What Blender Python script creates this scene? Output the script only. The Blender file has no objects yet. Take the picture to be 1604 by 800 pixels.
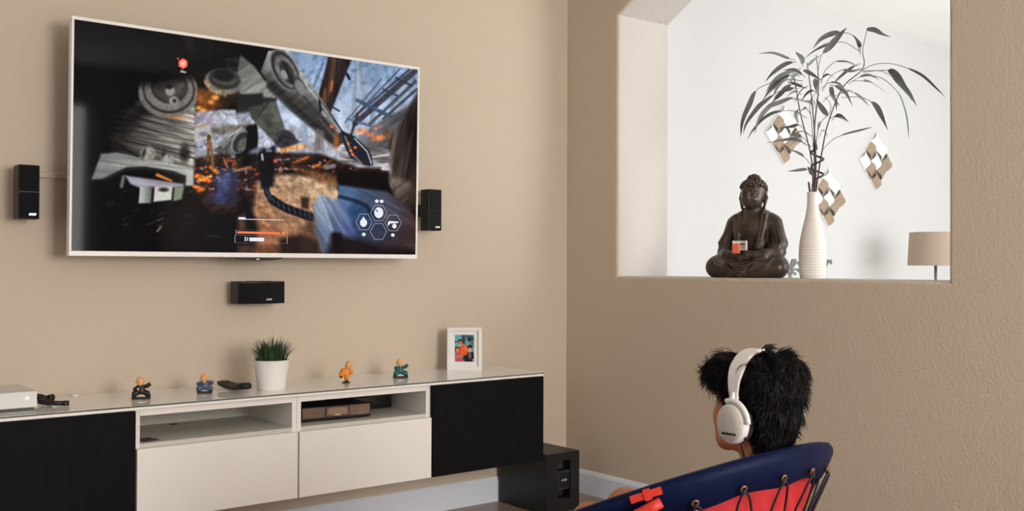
import bpy, bmesh, math, random
import numpy as np
from mathutils import Vector, Matrix

scene = bpy.context.scene
col = scene.collection
rng = np.random.default_rng(7)
random.seed(7)
PI = math.pi

# ------------------------------------------------------------------ camera
FPX = 1583.73
YAW, PITCH, ROLL = math.radians(51.546), math.radians(0.549), math.radians(0.231)
CAM = np.array([-3.4395, -3.8803, 1.1367])
cF = np.array([math.cos(YAW)*math.cos(PITCH), math.sin(YAW)*math.cos(PITCH), math.sin(PITCH)])
_r = np.cross(cF, [0, 0, 1]); _r /= np.linalg.norm(_r); _u = np.cross(_r, cF)
cR = _r*math.cos(ROLL) + _u*math.sin(ROLL)
cU = -_r*math.sin(ROLL) + _u*math.cos(ROLL)
cam_d = bpy.data.cameras.new('camera'); cam = bpy.data.objects.new('camera', cam_d); col.objects.link(cam)
cam_d.sensor_width = 36.0; cam_d.lens = FPX/1604*36.0; cam_d.clip_start = .05
M = Matrix.Identity(4)
for i in range(3):
    M[i][0], M[i][1], M[i][2], M[i][3] = cR[i], cU[i], -cF[i], CAM[i]
cam.matrix_world = M
scene.camera = cam

# ------------------------------------------------------------------ world, daylight, exposure
vs = scene.view_settings
vs.view_transform = 'Standard'; vs.look = 'None'; vs.gamma = 1.0; vs.use_curve_mapping = False
vs.exposure = 0.04
w = bpy.data.worlds.new('world'); scene.world = w; w.use_nodes = True
w.node_tree.nodes['Background'].inputs[0].default_value = (.62, .76, 1, 1)
w.node_tree.nodes['Background'].inputs[1].default_value = 1.6

def area(name, loc, direction, sx, sy, power, color):
    d = bpy.data.lights.new(name, 'AREA'); d.shape = 'RECTANGLE'; d.size = sx; d.size_y = sy
    d.energy = power; d.color = color
    o = bpy.data.objects.new(name, d); col.objects.link(o); o.location = loc
    o.rotation_euler = Vector(direction).to_track_quat('-Z', 'Y').to_euler()
    return o
# daylight arriving at the two windows (behind the camera, and in the room beyond the opening)
area('daylight_main_window', (-1.35, -6.62, 1.5), (0, 1, -.04), 2.1, 2.2, 312, (1, .97, .93))
area('daylight_side_window', (-5.72, -2.6, 1.55), (1, 0, -.05), 1.8, 1.6, 18, (.9, .97, 1))
area('daylight_far_window', (2.3, -4.12, 1.6), (0, 1, .06), 3.0, 2.0, 134, (1, .985, .97))

sd_ = bpy.data.lights.new('bounce_sun', 'SUN'); sd_.energy = 3.0; sd_.angle = math.radians(1.0); sd_.color = (1, .95, .87)  # added so its patch on the far floor bounces light upward
bounce_sun = bpy.data.objects.new('bounce_sun', sd_); col.objects.link(bounce_sun); bounce_sun.location = (0, -12, 12); bounce_sun.rotation_euler = Vector((.1, 1, -1.25)).to_track_quat('-Z', 'Y').to_euler()

# ------------------------------------------------------------------ helpers
def lin(c):
    c = np.asarray(c, float)/255.0
    return np.where(c <= .04045, c/12.92, ((c+.055)/1.055)**2.4)
MATS = {}
def mat(name, rgb, rough=.5, metal=0, spec=.5, bump=0, bscale=80, var=0, vscale=6, coat=0, emit=None, estr=1, trans=0, sss=0, vec=None, bdet=3, alpha=1):
    m = bpy.data.materials.new(name); m.use_nodes = True; nt = m.node_tree; b = nt.nodes['Principled BSDF']
    c = tuple(lin(rgb)) + (1,)
    b.inputs['Base Color'].default_value = c
    b.inputs['Roughness'].default_value = rough; b.inputs['Metallic'].default_value = metal
    b.inputs['Specular IOR Level'].default_value = spec
    b.inputs['Coat Weight'].default_value = coat; b.inputs['Coat Roughness'].default_value = .04
    b.inputs['Transmission Weight'].default_value = trans
    if sss: b.inputs['Subsurface Weight'].default_value = sss; b.inputs['Subsurface Radius'].default_value = (.012, .005, .003); b.inputs['Subsurface Scale'].default_value = 1
    if alpha < 1: b.inputs['Alpha'].default_value = alpha
    if emit is not None:
        b.inputs['Emission Color'].default_value = tuple(lin(emit)) + (1,); b.inputs['Emission Strength'].default_value = estr
    tc = nt.nodes.new('ShaderNodeTexCoord'); src = tc.outputs['Object']
    if vec:
        mp = nt.nodes.new('ShaderNodeMapping'); mp.inputs['Scale'].default_value = vec; nt.links.new(src, mp.inputs['Vector']); src = mp.outputs['Vector']
    if var:
        n = nt.nodes.new('ShaderNodeTexNoise'); n.inputs['Scale'].default_value = vscale; n.inputs['Detail'].default_value = 4
        nt.links.new(src, n.inputs['Vector'])
        r = nt.nodes.new('ShaderNodeValToRGB'); r.color_ramp.elements[0].position = .3; r.color_ramp.elements[1].position = .7
        r.color_ramp.elements[0].color = tuple(np.clip(np.array(c[:3])*(1-var), 0, 1)) + (1,)
        r.color_ramp.elements[1].color = tuple(np.clip(np.array(c[:3])*(1+var), 0, 1)) + (1,)
        nt.links.new(n.outputs['Fac'], r.inputs['Fac']); nt.links.new(r.outputs['Color'], b.inputs['Base Color'])
    if bump:
        n = nt.nodes.new('ShaderNodeTexNoise'); n.inputs['Scale'].default_value = bscale; n.inputs['Detail'].default_value = bdet
        nt.links.new(src, n.inputs['Vector'])
        bp = nt.nodes.new('ShaderNodeBump'); bp.inputs['Strength'].default_value = min(1, bump); bp.inputs['Distance'].default_value = .004
        nt.links.new(n.outputs['Fac'], bp.inputs['Height']); nt.links.new(bp.outputs['Normal'], b.inputs['Normal'])
    MATS[name] = m
    return m

def tag(o, label=None, cat=None, group=None, kind=None):
    if label: o['label'] = label
    if cat: o['category'] = cat
    if group: o['group'] = group
    if kind: o['kind'] = kind
    return o
def thing(name, label, cat, loc=(0, 0, 0), rotz=0, group=None, rot=None):
    o = bpy.data.objects.new(name, None); col.objects.link(o); o.empty_display_size = .1
    o.location = loc; o.rotation_euler = rot if rot else (0, 0, rotz)
    return tag(o, label, cat, group)
def mesh_obj(name, V, Fc, m, parent=None, smooth=False, loc=None, bevel=0, seg=2):
    me = bpy.data.meshes.new(name); me.from_pydata([tuple(map(float, v)) for v in V], [], [tuple(map(int, f)) for f in Fc]); me.update()
    if smooth: me.polygons.foreach_set('use_smooth', [True]*len(me.polygons))
    return link_mesh(name, me, m, parent, loc, bevel, seg, smooth)
def link_mesh(name, me, m, parent=None, loc=None, bevel=0, seg=2, smooth=False):
    o = bpy.data.objects.new(name, me); col.objects.link(o)
    if m is not None: me.materials.append(m)
    if parent is not None: o.parent = parent
    if loc is not None: o.location = loc
    if bevel:
        md = o.modifiers.new('bevel', 'BEVEL'); md.width = bevel; md.segments = seg; md.limit_method = 'ANGLE'; md.angle_limit = math.radians(40)
        md.harden_normals = False
    return o
def autosmooth(o, ang=35):
    me = o.data
    me.polygons.foreach_set('use_smooth', [True]*len(me.polygons))
    bm = bmesh.new(); bm.from_mesh(me)
    for e in bm.edges:
        if len(e.link_faces) == 2 and e.calc_face_angle(0) > math.radians(ang): e.smooth = False
    bm.to_mesh(me); bm.free()
    return o

class MB:
    """collects shapes into one mesh"""
    def __init__(s): s.V = []; s.F = []
    def add(s, V, Fc):
        n = len(s.V); s.V += [tuple(v) for v in V]; s.F += [tuple(i+n for i in f) for f in Fc]; return s
    def box(s, x0, x1, y0, y1, z0, z1):
        V = [(x0,y0,z0),(x1,y0,z0),(x1,y1,z0),(x0,y1,z0),(x0,y0,z1),(x1,y0,z1),(x1,y1,z1),(x0,y1,z1)]
        return s.add(V, [(0,3,2,1),(4,5,6,7),(0,1,5,4),(1,2,6,5),(2,3,7,6),(3,0,4,7)])
    def lathe(s, prof, n=32, cx=0, cy=0, closed=False, axis='z'):
        V = []; Fc = []; m = len(prof)
        for i in range(n):
            a = 2*PI*i/n
            for r, z in prof:
                p = (cx + r*math.cos(a), cy + r*math.sin(a), z)
                V.append(p)
        for i in range(n):
            j = (i+1) % n
            for k in range(m-1): Fc.append((i*m+k, j*m+k, j*m+k+1, i*m+k+1))
        if prof[0][0] > 1e-6: Fc.append(tuple(i*m for i in range(n))[::-1])
        if prof[-1][0] > 1e-6: Fc.append(tuple(i*m+m-1 for i in range(n)))
        return s.add(V, Fc)
    def tube(s, pts, r, n=8, closed=False, flat=1.0, cap=True):
        P = np.array(pts, float); m = len(P); rr = np.broadcast_to(np.array(r, float), (m,))
        if closed: T = np.roll(P, -1, 0) - np.roll(P, 1, 0)
        else: T = np.gradient(P, axis=0)
        T /= np.linalg.norm(T, axis=1)[:, None] + 1e-12
        ref = np.array([0, 0, 1.0]) if abs(T[0][2]) < .9 else np.array([1.0, 0, 0])
        N = np.cross(T[0], ref); N /= np.linalg.norm(N)
        V = []
        for i in range(m):
            N = N - T[i]*np.dot(N, T[i]); N /= np.linalg.norm(N) + 1e-12; B = np.cross(T[i], N)
            for k in range(n):
                a = 2*PI*k/n; V.append(P[i] + rr[i]*(N*math.cos(a) + B*math.sin(a)*flat))
        Fc = []
        for i in range(m if closed else m-1):
            j = (i+1) % m
            for k in range(n): Fc.append((i*n+k, i*n+(k+1) % n, j*n+(k+1) % n, j*n+k))
        if not closed and cap:
            Fc.append(tuple(range(n))[::-1]); Fc.append(tuple((m-1)*n+k for k in range(n)))
        return s.add(V, Fc)
    def ell(s, c, r, n=16, m=10, R=None):
        V = []; Fc = []
        for i in range(m+1):
            t = PI*i/m
            for k in range(n):
                a = 2*PI*k/n; v = np.array([r[0]*math.sin(t)*math.cos(a), r[1]*math.sin(t)*math.sin(a), r[2]*math.cos(t)])
                if R is not None: v = R @ v
                V.append(v + np.array(c))
        for i in range(m):
            for k in range(n): Fc.append((i*n+k, (i+1)*n+k, (i+1)*n+(k+1) % n, i*n+(k+1) % n))
        return s.add(V, Fc)
    def prism(s, poly, axis, a, b):
        """extrude a 2-D polygon; axis 0,1,2 is the extrusion axis"""
        n = len(poly); V = []
        for t in (a, b):
            for p in poly:
                v = [0, 0, 0]; k = [i for i in range(3) if i != axis]; v[k[0]], v[k[1]] = p; v[axis] = t; V.append(v)
        Fc = [tuple(range(n))[::-1], tuple(range(n, 2*n))] + [(i, (i+1) % n, n+(i+1) % n, n+i) for i in range(n)]
        return s.add(V, Fc)
    def build(s, name, m, parent=None, smooth=False, bevel=0, seg=2, loc=None, auto=None):
        me = bpy.data.meshes.new(name); me.from_pydata([tuple(map(float, v)) for v in s.V], [], s.F); me.update()
        bm = bmesh.new(); bm.from_mesh(me); bmesh.ops.recalc_face_normals(bm, faces=bm.faces[:]); bm.to_mesh(me); bm.free()
        if smooth: me.polygons.foreach_set('use_smooth', [True]*len(me.polygons))
        o = link_mesh(name, me, m, parent, loc, bevel, seg)
        if auto: autosmooth(o, auto)
        return o
def cat_rom(pts, n=8):
    P = np.array(pts, float); P = np.vstack([2*P[0]-P[1], P, 2*P[-1]-P[-2]]); out = []
    for i in range(1, len(P)-2):
        for k in range(n):
            t = k/n; a, b, c, d = P[i-1], P[i], P[i+1], P[i+2]
            out.append(.5*((2*b) + (-a+c)*t + (2*a-5*b+4*c-d)*t*t + (-a+3*b-3*c+d)*t**3))
    out.append(P[-2]); return np.array(out)
def text_mesh(name, s, size, m, parent, loc, rot=(PI/2, 0, 0), shear=0, ext=.0004, bold=0, sx=1):
    cu = bpy.data.curves.new(name, 'FONT'); cu.body = s; cu.size = size; cu.align_x = 'CENTER'; cu.align_y = 'CENTER'
    cu.extrude = ext; cu.shear = shear; cu.offset = bold; cu.resolution_u = 3
    t = bpy.data.objects.new('tmp', cu); me = bpy.data.meshes.new_from_object(t); bpy.data.objects.remove(t)
    o = link_mesh(name, me, m, parent, loc); o.rotation_euler = rot; o.scale = (sx, 1, 1)
    return o

# --- signed distance modelling (smooth organic shapes), meshed with surface nets
class SDF:
    def __init__(s, lo, hi, h):
        s.lo = np.array(lo, float); s.h = h
        n = np.ceil((np.array(hi)-s.lo)/h).astype(int)+1
        s.X = (s.lo[0]+h*np.arange(n[0], dtype=np.float32))[:, None, None].astype(np.float32)
        s.Y = (s.lo[1]+h*np.arange(n[1], dtype=np.float32))[None, :, None].astype(np.float32)
        s.Z = (s.lo[2]+h*np.arange(n[2], dtype=np.float32))[None, None, :].astype(np.float32)
        s.f = np.full(n, 9, np.float32)
    def cap(s, a, b, ra, rb=None):
        rb = ra if rb is None else rb; a = np.array(a, np.float32); b = np.array(b, np.float32); d = b-a; L = float(d@d)+1e-9
        px, py, pz = s.X-a[0], s.Y-a[1], s.Z-a[2]
        t = np.clip((px*d[0]+py*d[1]+pz*d[2])/L, 0, 1)
        return np.sqrt((px-t*d[0])**2+(py-t*d[1])**2+(pz-t*d[2])**2)-(ra+(rb-ra)*t)
    def ell(s, c, r, R=None):
        px, py, pz = s.X-c[0], s.Y-c[1], s.Z-c[2]
        if R is not None:
            R = np.array(R, np.float32)  # columns are the local axes
            px, py, pz = (px*R[0, 0]+py*R[1, 0]+pz*R[2, 0]), (px*R[0, 1]+py*R[1, 1]+pz*R[2, 1]), (px*R[0, 2]+py*R[1, 2]+pz*R[2, 2])
        k0 = np.sqrt((px/r[0])**2+(py/r[1])**2+(pz/r[2])**2); k1 = np.sqrt((px/r[0]**2)**2+(py/r[1]**2)**2+(pz/r[2]**2)**2)+1e-9
        return k0*(k0-1)/k1
    def u(s, d, k=.02):
        h = np.clip(.5+.5*(d-s.f)/k, 0, 1); s.f = (d+(s.f-d)*h-k*h*(1-h)).astype(np.float32); return s
    def sub(s, d, k=.01):
        d = -d; h = np.clip(.5-.5*(d-s.f)/k, 0, 1); s.f = (d+(s.f-d)*h+k*h*(1-h)).astype(np.float32); return s
    def path(s, pts, rs, k=.01):
        for i in range(len(pts)-1): s.u(s.cap(pts[i], pts[i+1], rs[i], rs[i+1]), k)
        return s
    def mesh(s):
        f = s.f; g = f < 0; nx, ny, nz = f.shape
        c = np.zeros((nx-1, ny-1, nz-1), np.int8)
        for i in (0, 1):
            for j in (0, 1):
                for k in (0, 1): c += g[i:nx-1+i, j:ny-1+j, k:nz-1+k]
        act = (c > 0) & (c < 8); ids = np.argwhere(act); idx = np.full(act.shape, -1, np.int64); idx[act] = np.arange(len(ids))
        S = np.zeros((len(ids), 3)); cnt = np.zeros(len(ids))
        for ax in range(3):
            o = [a for a in range(3) if a != ax]
            for p in (0, 1):
                for q in (0, 1):
                    a = ids.copy(); a[:, o[0]] += p; a[:, o[1]] += q; b = a.copy(); b[:, ax] += 1
                    fa = f[a[:, 0], a[:, 1], a[:, 2]]; fb = f[b[:, 0], b[:, 1], b[:, 2]]; m = (fa < 0) != (fb < 0)
                    t = np.where(m, fa/(fa-fb+1e-12), 0); pos = a.astype(float); pos[:, ax] += t
                    S[m] += pos[m]; cnt[m] += 1
        V = s.lo + s.h*S/cnt[:, None]
        Fc = []
        for ax in range(3):
            o = [(ax+1) % 3, (ax+2) % 3]
            sl0 = [slice(1, -1)]*3; sl0[ax] = slice(0, -1); sl1 = [slice(1, -1)]*3; sl1[ax] = slice(1, None)
            g0, g1 = g[tuple(sl0)], g[tuple(sl1)]; e = np.argwhere(g0 != g1)
            if len(e) == 0: continue
            fl = g0[e[:, 0], e[:, 1], e[:, 2]]
            base = e.copy(); base[:, o[0]] += 1; base[:, o[1]] += 1
            q = []
            for da, db in ((-1, -1), (0, -1), (0, 0), (-1, 0)):
                cc = base.copy(); cc[:, o[0]] += da; cc[:, o[1]] += db; q.append(idx[cc[:, 0], cc[:, 1], cc[:, 2]])
            q = np.stack(q, 1); q[~fl] = q[~fl][:, ::-1]; Fc.append(q)
        return V, np.vstack(Fc)
    def build(s, name, m, parent=None, origin=(0, 0, 0), relax=1):
        V, Fc = s.mesh()
        for _ in range(relax):
            A = np.zeros_like(V); n = np.zeros(len(V))
            for i in range(4):
                for j in (1, 3): np.add.at(A, Fc[:, i], V[Fc[:, (i+j) % 4]]); np.add.at(n, Fc[:, i], 1)
            V = .5*V + .5*A/np.maximum(n, 1)[:, None]
        V = V - np.array(origin)
        me = bpy.data.meshes.new(name); me.vertices.add(len(V)); me.vertices.foreach_set('co', V.astype(np.float32).ravel())
        me.loops.add(Fc.size); me.loops.foreach_set('vertex_index', Fc.ravel().astype(np.int32))
        me.polygons.add(len(Fc)); me.polygons.foreach_set('loop_start', np.arange(0, Fc.size, 4, dtype=np.int32))
        me.update(calc_edges=True); me.validate()
        me.polygons.foreach_set('use_smooth', [True]*len(me.polygons))
        return link_mesh(name, me, m, parent)

# ------------------------------------------------------------------ materials
mat('wall_paint', (203, 188, 168), .75, bump=.6, bscale=95, spec=.25)
mat('white_paint', (214, 213, 211), .7, bump=.25, bscale=70, spec=.25)
mat('reveal_paint', (198, 192, 185), .7, bump=1, bscale=75, spec=.25)
mat('ceiling_paint', (250, 249, 247), .85, bump=.3, bscale=60, spec=.2)
mat('trim_skylit', (226, 231, 242), .4, spec=.4)  # white trim with the blue of skylight mixed into its colour
mat('far_floor', (226, 222, 214), .5, var=.05, vscale=4)  # pale tone put in so the unseen floor bounces light onto the ceiling
mat('floor_tile', (150, 128, 112), .35, var=.12, vscale=5)
mat('white_plastic', (232, 230, 225), .35)
mat('tv_frame', (240, 238, 232), .35)
mat('black_plastic', (12, 13, 16), .42, spec=.4)
mat('black_gloss', (9, 9, 11), .12, coat=.4)
mat('grille', (9, 11, 15), .8, bump=.6, bscale=1500, spec=.3)
mat('grille_grey', (26, 27, 30), .8, bump=.6, bscale=1500, spec=.3)
mat('silver', (205, 205, 205), .3, metal=.6)
mat('cab_white', (242, 238, 231), .42)
mat('cab_inner', (205, 200, 190), .6)
mat('dark_wood', (10, 10, 12), .7, var=.35, vscale=9, vec=(14, 14, .9), bump=.15, bscale=30, spec=.15)
mat('glass_white', (244, 242, 236), .05, spec=.6)
mat('glass_edge', (84, 90, 84), .15)
mat('photo_paper', (235, 232, 226), .6)
# ------------------------------------------------------------------ the setting
ZC = 2.776; WT = .36
YL, YR, ZS, ZJ = -.369, -2.036, 1.086, 2.352
def struct(name, mb, m, bevel=0, kind='structure'):
    o = mb.build(name, MATS[m], None, bevel=bevel); o['kind'] = kind; return o
struct('floor', MB().box(-5.6, .18, -6.6, .2, -.1, 0), 'floor_tile')
struct('floor', MB().box(.18, 4.8, -6.6, .2, -.1, 0), 'far_floor')
struct('ceiling', MB().box(-5.6, .2, -6.6, .2, ZC, ZC+.12), 'ceiling_paint')
o = struct('ceiling', MB().box(.2, 4.8, -4.2, .2, ZC, ZC+.12), 'ceiling_paint')
struct('wall_left', MB().box(-5.6, .18, 0, .15, 0, ZC), 'wall_paint')
struct('wall_back', MB().box(.18, 4.8, 0, .15, 0, ZC), 'white_paint')

# right wall with the deep pass-through opening (canted upper corners, bull-nosed edge)
HOLE = [(YL, ZS), (YL, ZJ), (YL-.43, ZJ+.255), (YR+.43, ZJ+.255), (YR, ZJ), (YR, ZS)]
def offset_poly(P, d):
    P = np.array(P); n = len(P); out = []; c = P.mean(0)
    for i in range(n):
        a, b, e = P[i-1], P[i], P[(i+1) % n]
        t1 = (b-a)/np.linalg.norm(b-a); t2 = (e-b)/np.linalg.norm(e-b)
        n1 = np.array([-t1[1], t1[0]]); n2 = np.array([-t2[1], t2[0]])
        if n1@((a+b)/2-c) < 0: n1 = -n1
        if n2@((b+e)/2-c) < 0: n2 = -n2
        m = n1+n2; m /= np.linalg.norm(m); out.append(b+m*d/(m@n1))
    return out
def wall_with_hole(name, x, outer, hole, m, flip):
    bm = bmesh.new(); E = []
    for loop in (outer, hole):
        vs_ = [bm.verts.new((x, p[0], p[1])) for p in loop]
        E += [bm.edges.new((vs_[i], vs_[(i+1) % len(vs_)])) for i in range(len(vs_))]
    bmesh.ops.triangle_fill(bm, use_beauty=True, use_dissolve=False, edges=E, normal=(1, 0, 0))
    for f in bm.faces:
        f.normal_update()
        if (f.normal.x > 0) == flip: f.normal_flip()
    me = bpy.data.meshes.new(name); bm.to_mesh(me); bm.free()
    return link_mesh(name, me, MATS[m])
rb = .016
outer = [(-6.6, 0), (-6.6, ZC), (0, ZC), (0, 0)]
wr = wall_with_hole('wall_right', 0, outer, offset_poly(HOLE, rb), 'wall_paint', True); wr['kind'] = 'structure'
wf = wall_with_hole('wall_partition_far', WT, outer, offset_poly(HOLE, rb), 'white_paint', False); wf['kind'] = 'structure'
# bull nose in wall colour, then the reveal in pale paint
def ring(name, steps, m):
    V = []; Fc = []; n = len(HOLE)
    for off, x in steps: V += [(x, p[0], p[1]) for p in offset_poly(HOLE, off)]
    for k in range(len(steps)-1):
        for i in range(n): Fc.append((k*n+i, k*n+(i+1) % n, (k+1)*n+(i+1) % n, (k+1)*n+i))
    o = mesh_obj(name, V, Fc, MATS[m]); bm = bmesh.new(); bm.from_mesh(o.data)
    c = Vector((0, (YL+YR)/2, 1.8))
    for f in bm.faces:
        f.normal_update(); d = c-f.calc_center_median()
        if f.normal.dot(d) < 0: f.normal_flip()
    bm.to_mesh(o.data); bm.free(); o['kind'] = 'structure'; return o
ang = [PI/2*i/5 for i in range(6)]
ring('trim_1', [(rb*(1-math.sin(a)), rb*(1-math.cos(a))) for a in ang], 'wall_paint')
ring('trim_2', [(0, rb), (0, WT-rb)] + [(rb*(1-math.cos(a)), WT-rb+rb*math.sin(a)) for a in ang[1:]], 'reveal_paint')

# walls behind the camera and of the far room, with window openings
def wall_rect_hole(name, axis, pos, thick, a0, a1, hole, m):
    h0, h1, z0, z1 = hole; mb = MB()
    for (u0, u1, v0, v1) in ((a0, h0, 0, ZC), (h1, a1, 0, ZC), (h0, h1, 0, z0), (h0, h1, z1, ZC)):
        if u1-u0 < 1e-3 or v1-v0 < 1e-3: continue
        if axis == 'y': mb.box(u0, u1, pos-thick, pos, v0, v1)
        else: mb.box(pos-thick, pos, u0, u1, v0, v1)
    return struct(name, mb, m)
wall_rect_hole('wall_behind', 'y', -6.45, .15, -5.6, 0, (-2.4, -.62, .8, 2.45), 'wall_paint')
wall_rect_hole('wall_far_left', 'x', -5.5, .15, -6.6, 0, (-3.4, -1.8, .9, 2.2), 'wall_paint')
wall_rect_hole('wall_far_front', 'y', -4.0, .12, WT, 4.8, (.9, 3.7, .7, 2.5), 'white_paint')
struct('wall_far_right', MB().box(4.7, 4.82, -4.2, .1, 0, ZC), 'white_paint')
def window(name, axis, pos, a0, a1, z0, z1, nx, nz):
    mb = MB(); fw = .05; m = MATS['trim_skylit']
    def bx(mb, u0, u1, v0, v1, t0, t1):
        if axis == 'y': mb.box(u0, u1, pos+t0, pos+t1, v0, v1)
        else: mb.box(pos+t0, pos+t1, u0, u1, v0, v1)
    bx(mb, a0, a0+fw, z0, z1, -.03, .03); bx(mb, a1-fw, a1, z0, z1, -.03, .03); bx(mb, a0, a1, z0, z0+fw, -.03, .03); bx(mb, a0, a1, z1-fw, z1, -.03, .03)
    o = mb.build(name, m); o['kind'] = 'structure'
    for i in range(1, nx):
        b = MB(); u = a0+(a1-a0)*i/nx; bx(b, u-.02, u+.02, z0+fw, z1-fw, -.02, .02); b.build('mullion', m, o)
    for i in range(nx):
        b = MB(); bx(b, a0+(a1-a0)*i/nx+.02, a0+(a1-a0)*(i+1)/nx-.02, z0+fw, z1-fw, -.003, .003); b.build('pane', MATS['window_glass'], o)
    return o
g = bpy.data.materials.new('window_glass'); g.use_nodes = True; nt = g.node_tree; nt.nodes.clear()
out = nt.nodes.new('ShaderNodeOutputMaterial'); tr = nt.nodes.new('ShaderNodeBsdfTransparent'); gl = nt.nodes.new('ShaderNodeBsdfGlossy'); gl.inputs['Roughness'].default_value = .02
mx = nt.nodes.new('ShaderNodeMixShader'); mx.inputs[0].default_value = .05
nt.links.new(tr.outputs[0], mx.inputs[1]); nt.links.new(gl.outputs[0], mx.inputs[2]); nt.links.new(mx.outputs[0], out.inputs[0])
MATS['window_glass'] = g
window('window_1', 'y', -6.5, -2.4, -.62, .8, 2.45, 2, 1)
window('window_2', 'x', -5.57, -3.4, -1.8, .9, 2.2, 2, 1)
window('window_3', 'y', -4.06, .9, 3.7, .7, 2.5, 3, 1)

# skirting boards
def skirting(name, along, a0, a1, sgn=1):
    prof = [(0, 0), (.015, 0), (.015, .098), (.011, .108), (.006, .117), (0, .117)]
    mb = MB()
    if along == 'x': mb.prism([(-p[0], p[1]) for p in prof], 0, a0, a1)
    else: mb.prism([(p[0]*sgn, p[1]) for p in prof], 1, a0, a1)
    return mb
struct('baseboard_left', skirting('l', 'x', -5.5, -.015), 'trim_skylit')
struct('baseboard_right', skirting('r', 'y', -6.45, 0, -1), 'trim_skylit')
struct('baseboard_far', skirting('f', 'x', WT, 4.7), 'trim_skylit')
# ------------------------------------------------------------------ television
TVL = np.array([-1.738, -.160, 1.163]); TILT = math.radians(1.0)
tv = thing('television', 'large wall-mounted flat television with thin white frame showing a video game', 'television', tuple(TVL), rot=(TILT, 0, 0))
TW, TH = 1.442, .836
SX, SZ0, SZ1 = .712, .018, .824
aZ = np.array([0, -math.sin(TILT), math.cos(TILT)]); aN = np.array([0, -math.cos(TILT), -math.sin(TILT)])
mb = MB()   # bezel: four bars round the glass
mb.box(-TW/2, TW/2, -.004, .03, 0, SZ0); mb.box(-TW/2, TW/2, -.004, .03, SZ1, TH)
mb.box(-TW/2, -SX, -.004, .03, SZ0, SZ1); mb.box(SX, TW/2, -.004, .03, SZ0, SZ1)
mb.build('frame', MATS['tv_frame'], tv, bevel=.002)
MB().box(-TW/2+.01, TW/2-.01, .03, .036, .01, TH-.01).build('back_panel', MATS['black_plastic'], tv)
MB().box(-.5, .5, .036, .07, .06, .6).build('rear_housing', MATS['black_plastic'], tv, bevel=.01)
MB().box(-.2, .2, .07, .157, .25, .5).build('wall_bracket', MATS['black_plastic'], tv)
# small curved sensor bar hanging under the frame
V = []
m_ = MB(); n = 24
prof = [(.108*math.cos(a), -.012*math.sin(a)) for a in np.linspace(0, PI, n)]
m_.prism([(x-.0, z) for x, z in prof], 1, -.004, .02)
m_.build('sensor_bar', MATS['black_gloss'], tv, loc=(-.02, 0, -.0005))
MB().ell((-.02, -.005, -.007), (.008, .002, .003)).build('sensor_lens', MATS['silver'], tv, smooth=True)

def tv_local(px, py):
    d = cF + cR*(px-802)/FPX - cU*(py-400)/FPX
    t = ((TVL-CAM)@aN)/(d@aN); P = CAM+d*t-TVL
    return P[0], P@aZ
# picture: painted on a fine grid, colours as a point attribute
CW, CH = 620, 350
gx = np.linspace(-SX, SX, CW); gz = np.linspace(SZ1, SZ0, CH)
GX, GZ = np.meshgrid(gx, gz)
Wd = TVL[:, None, None] + np.array([1, 0, 0])[:, None, None]*GX + aZ[:, None, None]*GZ - CAM[:, None, None]
dep = np.tensordot(cF, Wd, 1); PX = 802+FPX*np.tensordot(cR, Wd, 1)/dep; PY = 400-FPX*np.tensordot(cU, Wd, 1)/dep
IM = np.zeros((CH, CW, 3)); IM[:] = (9, 10, 14)
def vnoise(sx, sy, seed, ang=0, oct=3):
    r = np.random.default_rng(seed); out = 0; amp = 1; tot = 0
    ca, sa = math.cos(ang), math.sin(ang); A = PX*ca+PY*sa; B = -PX*sa+PY*ca
    for o in range(oct):
        T = r.random((128, 128)); x = A/sx*2**o+50; y = B/sy*2**o+50
        i = np.floor(x).astype(int); j = np.floor(y).astype(int); fx = x-i; fy = y-j; fx = fx*fx*(3-2*fx); fy = fy*fy*(3-2*fy)
        g = lambda a, b: T[a % 128, b % 128]
        out = out+amp*(g(i, j)*(1-fx)*(1-fy)+g(i+1, j)*fx*(1-fy)+g(i, j+1)*(1-fx)*fy+g(i+1, j+1)*fx*fy); tot += amp; amp *= .55
    return out/tot
def sd_poly(P):
    P = np.array(P, float); n = len(P); d = np.full(PX.shape, 1e9); ins = np.zeros(PX.shape, bool)
    for i in range(n):
        a = P[i]; b = P[(i+1) % n]; e = b-a; wx, wy = PX-a[0], PY-a[1]
        t = np.clip((wx*e[0]+wy*e[1])/(e@e+1e-9), 0, 1); d = np.minimum(d, (wx-t*e[0])**2+(wy-t*e[1])**2)
        c = ((a[1] <= PY) & (b[1] > PY)) | ((b[1] <= PY) & (a[1] > PY))
        ins ^= c & (PX < a[0]+(PY-a[1])/(e[1] if e[1] else 1e-9)*e[0])
    d = np.sqrt(d); return np.where(ins, -d, d)
def sd_line(pts, w):
    d = np.full(PX.shape, 1e9); w = np.broadcast_to(np.array(w, float), (len(pts),))
    for i in range(len(pts)-1):
        a = np.array(pts[i], float); b = np.array(pts[i+1], float); e = b-a; wx, wy = PX-a[0], PY-a[1]
        t = np.clip((wx*e[0]+wy*e[1])/(e@e+1e-9), 0, 1)
        d = np.minimum(d, np.hypot(wx-t*e[0], wy-t*e[1])-(w[i]+(w[i+1]-w[i])*t)/2)
    return d
def sd_ell(cx, cy, rx, ry, ang=0):
    a = math.radians(ang); x = (PX-cx)*math.cos(a)+(PY-cy)*math.sin(a); y = -(PX-cx)*math.sin(a)+(PY-cy)*math.cos(a)
    k0 = np.hypot(x/rx, y/ry); return (k0-1)*min(rx, ry)
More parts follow.
